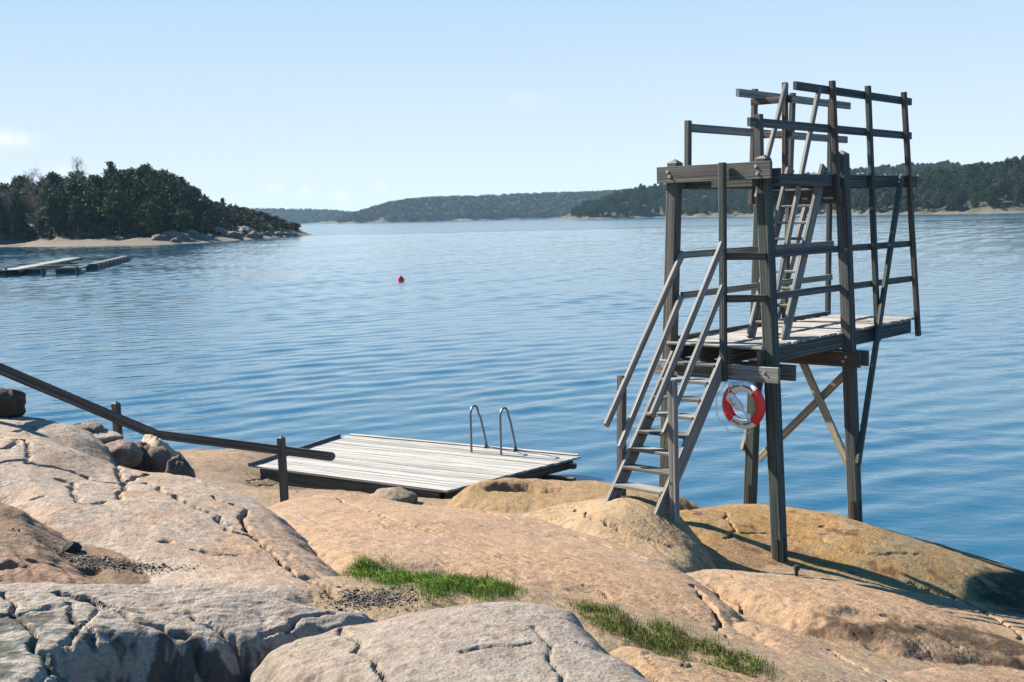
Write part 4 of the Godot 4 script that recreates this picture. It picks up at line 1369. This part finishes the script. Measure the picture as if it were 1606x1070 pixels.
# ------------------------------------------------------------------ lifebuoy
func build_lifebuoy() -> void:
	var U := Vector3(cos(TPSI), 0, -sin(TPSI))
	var V := Vector3(sin(TPSI), 0, cos(TPSI))
	var O := Vector3(2.33, EYE, -14.0)
	var c := O + U * 0.075 + V * 0.428 + Vector3.UP * -2.262
	var b := thing("lifebuoy", c - Vector3.UP * 0.285, TPSI - PI / 2.0, "red and white lifebuoy with looped line hanging under the diving tower", "lifebuoy")
	# local axes: x across to the right, y up, z towards the stair side
	var ctr := Vector3(0, 0.285, 0)
	var R := 0.222
	var ru := 0.063
	var rz := 0.048
	var seg := func(a0: float, a1: float) -> MB:
		var mb := MB.new()
		var n := 16
		for i in n:
			for j in 16:
				var q := []
				for e in [[i, j], [i + 1, j], [i + 1, j + 1], [i, j + 1]]:
					var a := lerpf(a0, a1, float(e[0]) / n)
					var t: float = TAU * e[1] / 16.0
					var rad := Vector3(cos(a), sin(a), 0)
					q.append(ctr + rad * (R + ru * cos(t)) + Vector3(0, 0, rz * sin(t)))
					q.append((rad * cos(t) / ru + Vector3(0, 0, sin(t) / rz)).normalized())
				mb.tri_s(q[0], q[2], q[4], q[1], q[3], q[5])
				mb.tri_s(q[0], q[4], q[6], q[1], q[5], q[7])
		return mb
	var d := PI / 180.0
	part("white_segment", seg.call(48 * d, 128 * d), mats.white, b)
	part("red_segment", seg.call(128 * d, 232 * d), mats.red, b)
	part("white_segment", seg.call(232 * d, 308 * d), mats.white, b)
	part("red_segment", seg.call(308 * d, 408 * d), mats.red, b)
	var font := SystemFont.new()
	font.font_names = PackedStringArray(["Droid Sans"])
	font.font_weight = 700
	var arc := func(text: String, mid: float, spread: float, r: float, size: float, down: bool, called: String) -> void:
		var holder := Node3D.new()
		holder.name = called
		b.add_child(holder, true)
		for k in text.length():
			if text[k] == " ":
				continue
			var f := float(k) / (text.length() - 1) - 0.5
			var a := mid + (f * spread if down else -f * spread)
			var tm := TextMesh.new()
			tm.text = text[k]
			tm.font = font
			tm.font_size = 64
			tm.pixel_size = size / 64.0
			tm.depth = 0.003
			tm.material = mats.ink
			var o := part_mesh("letter", tm, holder)
			o.position = ctr + Vector3(cos(a), sin(a), 0) * r + Vector3(0, 0, rz + 0.001)
			o.rotation.z = a + PI / 2 if down else a - PI / 2
	arc.call("TRYGG-HANSA", -90 * d, 74 * d, R, 0.043, true, "lettering")
	arc.call("TANUMS KOMMUN", 90 * d, 70 * d, R + 0.014, 0.033, false, "lettering")
	# throwing-line bottle across the ring
	var bt := MB.new()
	var dir := Vector3(0.76, -0.65, 0).normalized()
	var s := ctr + Vector3(-0.175, 0.115, 0.052)
	var at := [0.0, 0.012, 0.03, 0.15, 0.20, 0.235, 0.255, 0.325, 0.335, 0.36, 0.385]
	var rr := [0.03, 0.05, 0.056, 0.056, 0.052, 0.032, 0.017, 0.016, 0.026, 0.03, 0.02]
	var pl := []
	for x in at:
		pl.append(s + dir * x)
	bt.tube(pl, rr, 14)
	var bottle := part("throw_line_bottle", bt, mats.white, b)
	var pr := MB.new()
	var up := Vector3(0.65, 0.76, 0)
	for q in [[0.055, 0.012, 0.05], [0.06, -0.012, 0.07], [0.14, 0.008, 0.03], [0.12, -0.014, 0.045]]:
		var p: Vector3 = s + dir * q[0] + up * q[1] + Vector3(0, 0, 0.0565)
		pr.quad(p, p + dir * q[2], p + dir * q[2] + up * 0.009, p + up * 0.009, Vector3(0, 0, 1))
	part("print", pr, mats.redink, bottle)
	# hanging peg and grab line
	var pg := MB.new()
	pg.tube([ctr + Vector3(-0.13, 0.24, -0.02), ctr + Vector3(-0.135, 0.235, 0.075)], [0.028, 0.028], 12)
	part("peg", pg, mats.white, b)
	var ln := MB.new()
	var pts := []
	for k in 41:
		var a := lerpf(118, 292, k / 40.0) * d
		var bulge := 0.298 + 0.060 * sin(k / 40.0 * PI) + 0.012 * sin(k * 0.7)
		pts.append(ctr + Vector3(cos(a) * bulge, sin(a) * bulge * 1.05, 0.03 + 0.01 * sin(k * 0.5)))
	ln.tube(pts, [0.0055], 6)
	var p2 := []
	for k in 13:
		var f := k / 12.0
		p2.append(ctr + Vector3(lerpf(-0.11, 0.02, f), 0.262 - 0.018 * sin(f * PI), 0.06))
	ln.tube(p2, [0.006], 6)
	ln.tube([ctr + Vector3(-0.15, 0.2, 0.062), ctr + Vector3(-0.165, 0.14, 0.066), s + dir * 0.005 + Vector3(0, 0, 0.03)], [0.006], 6)
	part("grab_line", ln, mats.rope, b)

# ------------------------------------------------------------------ swimming raft
func build_raft() -> void:
	rng.seed = 501
	var H := 0.38
	var A := at_height(396, 731, H)
	var B := at_height(698, 770, H)
	var C := at_height(910, 716, H)
	var D := at_height(545, 682.5, H)
	var root := thing("swimming_raft", Vector3(A.x, 0, A.z), 0.0, "pale plank swimming raft moored against the rock", "raft")
	var o := Vector3(A.x, 0, A.z)
	A -= o; B -= o; C -= o; D -= o
	var n := 23
	for k in n:
		var f0 := (k + 0.045) / n
		var f1 := (k + 0.955) / n
		var mb := MB.new()
		var p := [A.lerp(D, f0), B.lerp(C, f0), B.lerp(C, f1), A.lerp(D, f1)]
		var ax: Vector3 = (p[1] - p[0]).normalized()
		p[0] -= ax * rng.randf_range(0.0, 0.02); p[3] -= ax * rng.randf_range(0.0, 0.02)
		p[1] += ax * rng.randf_range(0.0, 0.03); p[2] += ax * rng.randf_range(0.0, 0.03)
		var dy := Vector3(0, 0.034, 0)
		var lift := Vector3(0, rng.randf_range(-0.003, 0.003), 0)
		var ou := Vector2(rng.randf(), rng.randf())
		var len: float = (p[1] - p[0]).length() * 0.25
		var wd: float = (p[3] - p[0]).length() * 2.0
		for i in 4:
			p[i] += lift
		mb.quad(p[0], p[1], p[2], p[3], Vector3.UP, ou, ou + Vector2(0, len), ou + Vector2(wd, len), ou + Vector2(wd, 0))
		mb.quad(p[0] - dy, p[1] - dy, p[2] - dy, p[3] - dy, Vector3.DOWN, ou, ou + Vector2(0, len), ou + Vector2(wd, len), ou + Vector2(wd, 0))
		for i in 4:
			var q: Vector3 = p[i]
			var r: Vector3 = p[(i + 1) % 4]
			var e := (r - q)
			mb.quad(q, r, r - dy, q - dy, Vector3(-e.z, 0, e.x).normalized() * (1.0 if i >= 0 else -1.0) * -1.0, ou, ou + Vector2(0, e.length() * 0.25), ou + Vector2(0.06, e.length() * 0.25), ou + Vector2(0.06, 0))
		part("deck_board", mb, mats[["deck", "deck_b", "deck_c", "deck_c"][rng.randi() % 4]], root)
	var dn := Vector3(0, -0.034, 0)
	var inA: Vector3 = A.lerp(C, 0.02) + dn
	var inB := B.lerp(D, 0.02) + dn
	var inC := C.lerp(A, 0.02) + dn
	var inD := D.lerp(B, 0.02) + dn
	for e in [[inA, inB, 0.30], [inB, inC, 0.17], [inC, inD, 0.2], [inD, inA, 0.2]]:
		var drop: Vector3 = Vector3(0, -e[2] * 0.5 - 0.001, 0)
		var ax2: Vector3 = (e[1] - e[0]).normalized()
		tim("frame_beam", e[0] + drop + ax2 * 0.06, e[1] + drop - ax2 * 0.06, 0.07, e[2], Vector3(-ax2.z, 0, ax2.x), "wood_old", root)
	for f in [0.25, 0.5, 0.75]:
		var p: Vector3 = inA.lerp(inB, f).lerp(inD.lerp(inC, f), 0.04) + Vector3(0, -0.11, 0)
		var q: Vector3 = inA.lerp(inB, f).lerp(inD.lerp(inC, f), 0.96) + Vector3(0, -0.11, 0)
		tim("frame_beam", p, q, 0.07, 0.2, Vector3(1, 0, 0), "wood_old", root)
	# cross timbers sticking out at the outer end
	var rt := (C - B).normalized()
	var al := (C - D).normalized()
	tim("float_beam", C - rt * 0.28 - al * 2.4 + Vector3(0, -0.13, 0), C - rt * 0.28 + al * 0.10 + Vector3(0, -0.13, 0), 0.09, 0.11, Vector3.UP, "wood_old", root)
	tim("float_beam", C - rt * 0.75 - al * 2.4 + Vector3(0, -0.28, 0), C - rt * 0.75 + al * 0.42 + Vector3(0, -0.28, 0), 0.10, 0.12, Vector3.UP, "wood_old", root)
	# kerb along the left end and flat board along the far edge
	var le := (D - A).normalized()
	tim("kerb_board", A - le * 0.06 + Vector3(-0.02, 0.035, 0), A + le * 2.92 + Vector3(-0.02, 0.035, 0), 0.055, 0.07, Vector3(-le.z, 0, le.x), "wood_b", root)
	tim("edge_board", D - al * -0.05 + rt * 0.02 + Vector3(0, 0.013, 0), C - al * 0.05 + rt * 0.02 + Vector3(0, 0.013, 0), 0.09, 0.024, Vector3(-al.z, 0, al.x), "deck_c", root)
	# two hoops of the bathing ladder
	for q in [[739.5, 709.5, 764, 702], [786, 714, 810, 707]]:
		var p := at_height(q[0], q[1], H) - o
		var e := at_height(q[2], q[3], H) - o
		var dir := (e - p)
		dir.y = 0
		var w := dir.length()
		dir = dir.normalized()
		var pts := [p, p + Vector3(0, 0.35, 0), p + Vector3(0, 0.67, 0)]
		for k in 9:
			var a := PI * k / 8.0
			var half := 0.125
			pts.append(p + dir * (half - half * cos(a)) + Vector3(0, 0.71 + sin(a) * 0.155, 0))
		pts.append(p.lerp(e, 0.62) + Vector3(0, 0.62, 0))
		pts.append(p.lerp(e, 0.86) + Vector3(0, 0.25, 0))
		pts.append(e + Vector3(0, 0.01, 0))
		pts.append(e + dir * 0.06 + Vector3(0, -0.5, 0))
		var mb := MB.new()
		mb.tube(pts, [0.021], 10)
		var hoop := part("ladder_hoop", mb, mats.steel, root)
		var gp := MB.new()
		var sdv := Vector3(-dir.z, 0, dir.x) * 0.004
		var g0 := e - dir * 0.10
		var g1 := e + dir * 0.03
		var g2 := e - dir * 0.03 + Vector3(0, 0.16, 0)
		for sgn in [-1.0, 1.0]:
			gp.tri(g0 + sdv * sgn, g1 + sdv * sgn, g2 + sdv * sgn, sdv.normalized() * sgn)
		gp.quad(g0 + sdv, g2 + sdv, g2 - sdv, g0 - sdv, -dir)
		gp.quad(g1 + sdv, g2 + sdv, g2 - sdv, g1 - sdv, dir)
		part("gusset_plate", gp, mats.steel, hoop)
	for k in 3:
		var a1 := at_height(764, 702, H) - o
		var b1 := at_height(810, 707, H) - o
		var mb := MB.new()
		var y := Vector3(0, -0.12 - 0.22 * k, 0)
		var ou2 := le * 0.03
		mb.tube([a1 + ou2 + y, b1 + ou2 + y], [0.02], 8)
		part("ladder_rung", mb, mats.steel, root)

# ------------------------------------------------------------------ handrail down to the raft
func build_handrail() -> void:
	rng.seed = 511
	var base := Vector3(-5.225, rock_h(-5.225, -15.4), -15.4)
	var root := thing("path_handrail", base, 0.0, "dark wooden handrail on short posts leading down to the raft", "handrail")
	# two boards butt at the kink
	var a: Vector3 = at_depth(-70, 549, 13.6) - base
	var k: Vector3 = at_depth(241, 681, 15.55) - base
	var e: Vector3 = at_depth(519, 716, 16.15) - base
	tim("rail_board", a, k, 0.045, 0.132, Vector3(0.55, 0, 0.83), "wood_rail", root)
	tim("rail_board", k + (e - k).normalized() * 0.004, e, 0.045, 0.122, Vector3(0.1, 0, 1), "wood_rail", root)
	# rounded end
	var dir := (e - k).normalized()
	var en := MB.new()
	en.tube([e + Vector3(0, 0, -0.0222) - dir * 0.002, e + Vector3(0, 0, 0.0222) - dir * 0.002], [0.0608], 20)
	part("rail_end", en, mats.wood_rail, root)
	for q in [[181.5, 633, 15.36, 1], [440.5, 687, 15.98, 0], [-64, 533, 13.58, 0]]:
		var top := at_depth(q[0], q[1], q[2]) - base
		var gy := rock_h(top.x + base.x, top.z + base.z) - base.y
		var foot := Vector3(top.x + 0.015, minf(gy, top.y - 0.5) - 0.15, top.z)
		var post := tim("post", foot, top, 0.09, 0.09, Vector3(0.85, 0, 0.5), "wood_rail", root)
		var cap := MB.new()
		var s := Vector3(0.85, 0, 0.5).normalized() * 0.044
		var t := Vector3(-s.z, 0, s.x)
		var c := [s + t, -s + t, -s - t, s - t]
		for i in 4:
			var p: Vector3 = c[i]
			var r: Vector3 = c[(i + 1) % 4]
			cap.tri(top + p, top + r, top + Vector3(0, 0.035, 0), ((p + r) * 0.5 + Vector3(0, 0.06, 0)).normalized())
		part("post_cap", cap, mats.wood_b, post)

# ------------------------------------------------------------------ floating jetty
func build_jetty() -> void:
	rng.seed = 521
	var o := Vector3(-52.4, 0, -123.4)
	var root := thing("floating_jetty", o, 0.0, "dark floating jetty of pontoons lying off the beach", "jetty")
	var g := func(px: float, py: float, h: float) -> Vector3: return at_height(px, py, h) - o
	# walkway running out
	var w0: Vector3 = g.call(14, 424, 0.55)
	var w1: Vector3 = g.call(118, 404.5, 0.55)
	var wd := (w1 - w0).normalized()
	var ws := Vector3(-wd.z, 0, wd.x)
	var nb := 24
	for k in nb:
		var p := w0.lerp(w1, (k + 0.5) / nb)
		var L := (w1 - w0).length() / nb * 0.96
		tim("walkway_board", p - wd * L * 0.5, p + wd * L * 0.5, 1.7, 0.10, ws, ["wood_a", "deck_b", "wood_a"][k % 3], root)
	for s in [-0.95, 0.95]:
		tim("edge_beam", w0 + ws * s - Vector3(0, 0.17, 0), w1 + ws * s - Vector3(0, 0.17, 0), 0.12, 0.22, ws, "wood_old", root)
	# near frame
	var n0: Vector3 = g.call(-30, 424, 0.5)
	var n1: Vector3 = g.call(124, 421, 0.5)
	tim("frame_beam", n0, n1, 0.5, 0.16, Vector3(0, 0, 1), "wood_b", root)
	var f0: Vector3 = g.call(-30, 419.5, 0.5)
	var f1: Vector3 = g.call(143, 415.5, 0.5)
	tim("frame_beam", f0, f1, 0.6, 0.14, Vector3(0, 0, 1), "wood_a", root)
	tim("frame_beam", n1 - Vector3(0.2, 0, 0), f1 - Vector3(0.2, 0, 0), 0.4, 0.13, Vector3(1, 0, 0), "wood_b", root)
	for q in [[30, 428.5, 4.6], [52, 428, 2.0], [104, 427, 2.4], [-22, 429, 3.0]]:
		var p: Vector3 = g.call(q[0], q[1], 0.1)
		tim("float", p - Vector3(q[2] * 0.5, -0.10, 0.55), p + Vector3(q[2] * 0.5, 0.10, -0.55), 0.85, 0.62, Vector3(0, 0, 1), "rubber", root)
	for q in [[9.5, 432], [67, 431], [121, 430]]:
		var p: Vector3 = g.call(q[0], q[1], 0.0)
		var mb := MB.new()
		mb.tube([p + Vector3(0, -1.0, 0), p + Vector3(0, 0.78, 0)], [0.16], 10)
		part("mooring_post", mb, mats.rubber, root)
	# outer arm of dark box floats
	var a0: Vector3 = g.call(143, 420.5, 0.2)
	var a1: Vector3 = g.call(197, 406.5, 0.2)
	var ad := (a1 - a0).normalized()
	var as_ := Vector3(-ad.z, 0, ad.x)
	for k in 9:
		var p := a0.lerp(a1, (k + 0.5) / 9.0)
		var L := (a1 - a0).length() / 9.0 * (0.86 if k != 3 else 0.7)
		tim("float", p - ad * L * 0.5, p + ad * L * 0.5, 1.3, 0.72 + 0.1 * (k % 2), as_, "rubber", root)
	tim("frame_beam", a0 + Vector3(0, 0.42, 0), a1 + Vector3(0, 0.42, 0), 0.9, 0.10, as_, "wood_b", root)
	tim("frame_beam", f1 + Vector3(0, 0.03, 0), g.call(185, 404.5, 0.5), 0.3, 0.10, as_, "wood_b", root)
	tim("frame_beam", w1, g.call(193, 404.5, 0.5), 0.5, 0.12, Vector3(0, 0, 1), "wood_b", root)

# ------------------------------------------------------------------ buoy, boulders, iron, gravel
func build_small_things() -> void:
	rng.seed = 531
	var bp := at_height(629, 440.5, 0.0)
	var b := thing("marker_buoy", bp, 0.0, "round red marker buoy floating on the open water", "buoy")
	var mb := MB.new()
	var ys := [-0.26, -0.2, -0.1, 0.02, 0.16, 0.27, 0.34, 0.37]
	var rs := [0.05, 0.16, 0.235, 0.265, 0.24, 0.16, 0.07, 0.04]
	var pl := []
	for y in ys:
		pl.append(Vector3(0, y, 0))
	mb.tube(pl, rs, 20)
	part("float", mb, mats.red, b)
	var ey := MB.new()
	var ep := []
	for k in 13:
		var a := PI * k / 12.0
		ep.append(Vector3(cos(a) * 0.05, 0.36 + sin(a) * 0.08, 0))
	ey.tube(ep, [0.013], 8)
	part("lifting_eye", ey, mats.rubber, b)
	# single boulders round the landing
	var stones := [["large dark boulder at the top end of the handrail", 4, 634, 13.9, 0.27, 0.19, Color(0.10, 0.068, 0.052), 0.4],
		["low rounded grey boulder lying against the raft", 615, 786, 17.7, 0.42, 0.17, Color(0.27, 0.21, 0.155), 0.1],
		["brown boulder wedged right beside the handrail post", 186, 716, 13.6, 0.26, 0.16, Color(0.24, 0.17, 0.14), 0.5],
		["dark red boulder in the cleft below the handrail", 212, 717, 14.0, 0.22, 0.16, Color(0.15, 0.075, 0.06), 0.6],
		["dark slab boulder with a flat face in the cleft", 240, 724, 14.0, 0.25, 0.16, Color(0.20, 0.13, 0.105), 0.7],
		["pale flat-topped boulder behind the dark cleft stones", 246, 709, 14.8, 0.36, 0.15, Color(0.46, 0.37, 0.29), 0.5],
		["jagged dark stone above the sandy landing rock", 280, 731, 13.5, 0.20, 0.08, Color(0.13, 0.10, 0.085), 0.6],
		["dark broken ledge stone on the crest by the handrail", 136, 678, 14.0, 0.22, 0.10, Color(0.24, 0.17, 0.135), 0.7],
		["thin flat ledge stone on the crest above the handrail post", 152, 688, 13.9, 0.26, 0.07, Color(0.42, 0.33, 0.27), 0.7],
		["small round dark stone in the gravel gully", 112, 861, 8.95, 0.075, 0.055, Color(0.05, 0.045, 0.042), 0.2],
		["angular brown stone on the slab below the grass strip", 1070, 1050, 6.75, 0.055, 0.045, Color(0.20, 0.135, 0.09), 0.6]]
	for i in stones.size():
		var s: Array = stones[i]
		var p := at_depth(s[1], s[2], s[3])
		var gy := rock_h(p.x, p.z) - 0.04
		var ry: float = maxf(s[5], (p.y + s[5] - gy) * 0.5)   # as deep as it takes to rest on the rock
		var o := top_mesh("boulder", stone_mesh(600 + i, Vector3(s[4], ry, s[4] * 0.85), s[6], mats.rock, 0.2, s[7]))
		o.position = Vector3(p.x, p.y + s[5] - ry, p.z)
		o.rotation.y = rng.randf() * TAU if i > 0 else 0.4
		tag(o, s[0], "boulder")
	# iron mooring pin
	var g = ground(1249, 904)
	if g != null:
		var pn := thing("mooring_pin", g, 0.3, "short rusty iron pin set in the rock near the tower leg", "iron pin")
		var m1 := MB.new()
		m1.tube([Vector3(0, -0.04, 0), Vector3(0, 0.07, 0)], [0.02], 8)
		part("shank", m1, mats.rust, pn)
		var m2 := MB.new()
		m2.tube([Vector3(0, 0.06, 0), Vector3(0.004, 0.085, 0), Vector3(0.006, 0.105, 0)], [0.03, 0.034, 0.022], 8)
		part("head", m2, mats.rust, pn)
	# gravel caught in two hollows
	for q in [["gravel", "dark gravel lying in the hollow beside the grass", 588, 941, 0.40, 0.22, 2600, 541], ["gravel", "brown gravel in the gully at the foot of the reddish rock", 170, 884, 0.60, 0.15, 2400, 542]]:
		rng.seed = q[7]
		var mm := MultiMesh.new()
		mm.transform_format = MultiMesh.TRANSFORM_3D
		mm.use_colors = true
		var sm := MB.new()
		for k in 8:
			var oc := [Vector3(1, 0, 0), Vector3(0, 0, 1), Vector3(-1, 0, 0), Vector3(0, 0, -1)]
			var y := Vector3(0, 0.7 if k < 4 else -0.7, 0)
			var a: Vector3 = oc[k % 4] * (1.0 if k % 2 else 0.8)
			var c: Vector3 = oc[(k + 1) % 4] * (0.8 if k % 2 else 1.0)
			sm.tri(a, c, y, (a + c + y).normalized())
		mm.mesh = sm.mesh(mats.rock)
		var c0 = ground(q[2], q[3])
		var tr := []
		if c0 != null:
			for k in q[6]:
				var a := rng.randf() * TAU
				var r := absf(rng.randfn(0, 0.5))
				var x: float = c0.x + cos(a) * r * q[4]
				var z: float = c0.z + sin(a) * r * q[5]
				var sz := rng.randf_range(0.003, 0.010) * (1.0 if rng.randf() < 0.93 else 2.2)
				tr.append([Transform3D(Basis.from_euler(Vector3(rng.randf(), rng.randf() * 6, rng.randf())).scaled(Vector3(sz, sz * 0.7, sz)), Vector3(x, rock_h(x, z) + sz * 0.3, z)), [Color(0.12, 0.10, 0.085), Color(0.22, 0.18, 0.15), Color(0.07, 0.06, 0.055), Color(0.34, 0.28, 0.23)][rng.randi() % 4]])
		mm.instance_count = tr.size()
		for i in tr.size():
			mm.set_instance_transform(i, tr[i][0])
			mm.set_instance_color(i, tr[i][1])
		var o := MultiMeshInstance3D.new()
		o.name = numbered(q[0])
		o.multimesh = mm
		add_child(o)
		tag(o, q[1], "gravel", "", "stuff")

# ------------------------------------------------------------------ grass
func build_grass() -> void:
	# patches follow hollows between the slabs: rows of [pixel x, pixel y, half width in metres, blade length, density]
	var patches := [["bright green grass growing in the hollow behind the grey slab", 551, [[552, 893, 0.16, 0.09], [580, 902, 0.30, 0.13], [615, 908, 0.38, 0.15], [655, 914, 0.42, 0.16], [700, 918, 0.42, 0.16], [745, 922, 0.36, 0.16], [785, 926, 0.26, 0.15], [812, 930, 0.14, 0.11]]],
		["grass with dry straw growing along the cleft right of the grey slab", 552, [[918, 953, 0.14, 0.10], [940, 966, 0.26, 0.13], [975, 981, 0.30, 0.14], [1010, 994, 0.32, 0.14], [1050, 1006, 0.32, 0.14], [1090, 1016, 0.30, 0.14], [1130, 1028, 0.28, 0.14], [1165, 1040, 0.22, 0.14], [1195, 1054, 0.18, 0.13]]]]
	for pi in patches.size():
		var pt: Array = patches[pi]
		rng.seed = pt[1]
		var mb := MB.new()
		var line := []
		for q in pt[2]:
			var g = ground(q[0], q[1])
			if g != null:
				line.append([g, q[2], q[3]])
		var clump := noise(3.0, 2, 560 + pi)
		for s in line.size() - 1:
			var A: Vector3 = line[s][0]
			var B: Vector3 = line[s + 1][0]
			var L := Vector2(A.x - B.x, A.z - B.z).length()
			for k in int(L * 6800.0 * (line[s][1] + line[s + 1][1]) * 2.0) + 40:
				var f := rng.randf()
				var p := A.lerp(B, f)
				var w: float = lerpf(line[s][1], line[s + 1][1], f)
				p += Vector3(rng.randfn(0, 0.3) * w, 0, rng.randfn(0, 0.55) * w)
				var cn := clump.get_noise_2d(p.x, p.z)
				if cn < -0.28 and rng.randf() < 0.7:
					continue
				p.y = rock_h(p.x, p.z) - 0.005
				var h: float = lerpf(line[s][2], line[s + 1][2], f) * rng.randf_range(0.22, 0.62) * (0.85 + 0.9 * cn)
				var an := rng.randf() * TAU
				var d := Vector3(cos(an), 0, sin(an))
				var lean := rng.randf_range(0.15, 1.15)
				var wd := rng.randf_range(0.0009, 0.0020)
				var sd := Vector3(-d.z, 0, d.x) * wd
				var p1 := p + Vector3(0, h * 0.55, 0) + d * h * lean * 0.25
				var p2 := p + Vector3(0, h * (1.0 - lean * 0.25), 0) + d * h * lean * 0.75
				var straw := rng.randf() < (0.16 if pi == 0 else 0.36)
				var g := rng.randf_range(0.7, 1.25)
				mb.col = Color(0.30 * g, 0.24 * g, 0.12 * g) if straw else Color(0.115 * g, 0.215 * g, 0.034 * g) if pi == 0 else Color(0.095 * g, 0.155 * g, 0.034 * g)
				var nn := Vector3(d.x, 0.5, d.z).normalized()
				mb.tri(p - sd, p + sd, p1 + sd * 0.8, nn)
				mb.tri(p - sd, p1 + sd * 0.8, p1 - sd * 0.8, nn)
				mb.tri(p1 - sd * 0.8, p1 + sd * 0.8, p2, nn)
		var o := top_mesh("grass", mb.mesh(mats.leaf))
		tag(o, pt[0], "grass", "", "stuff")
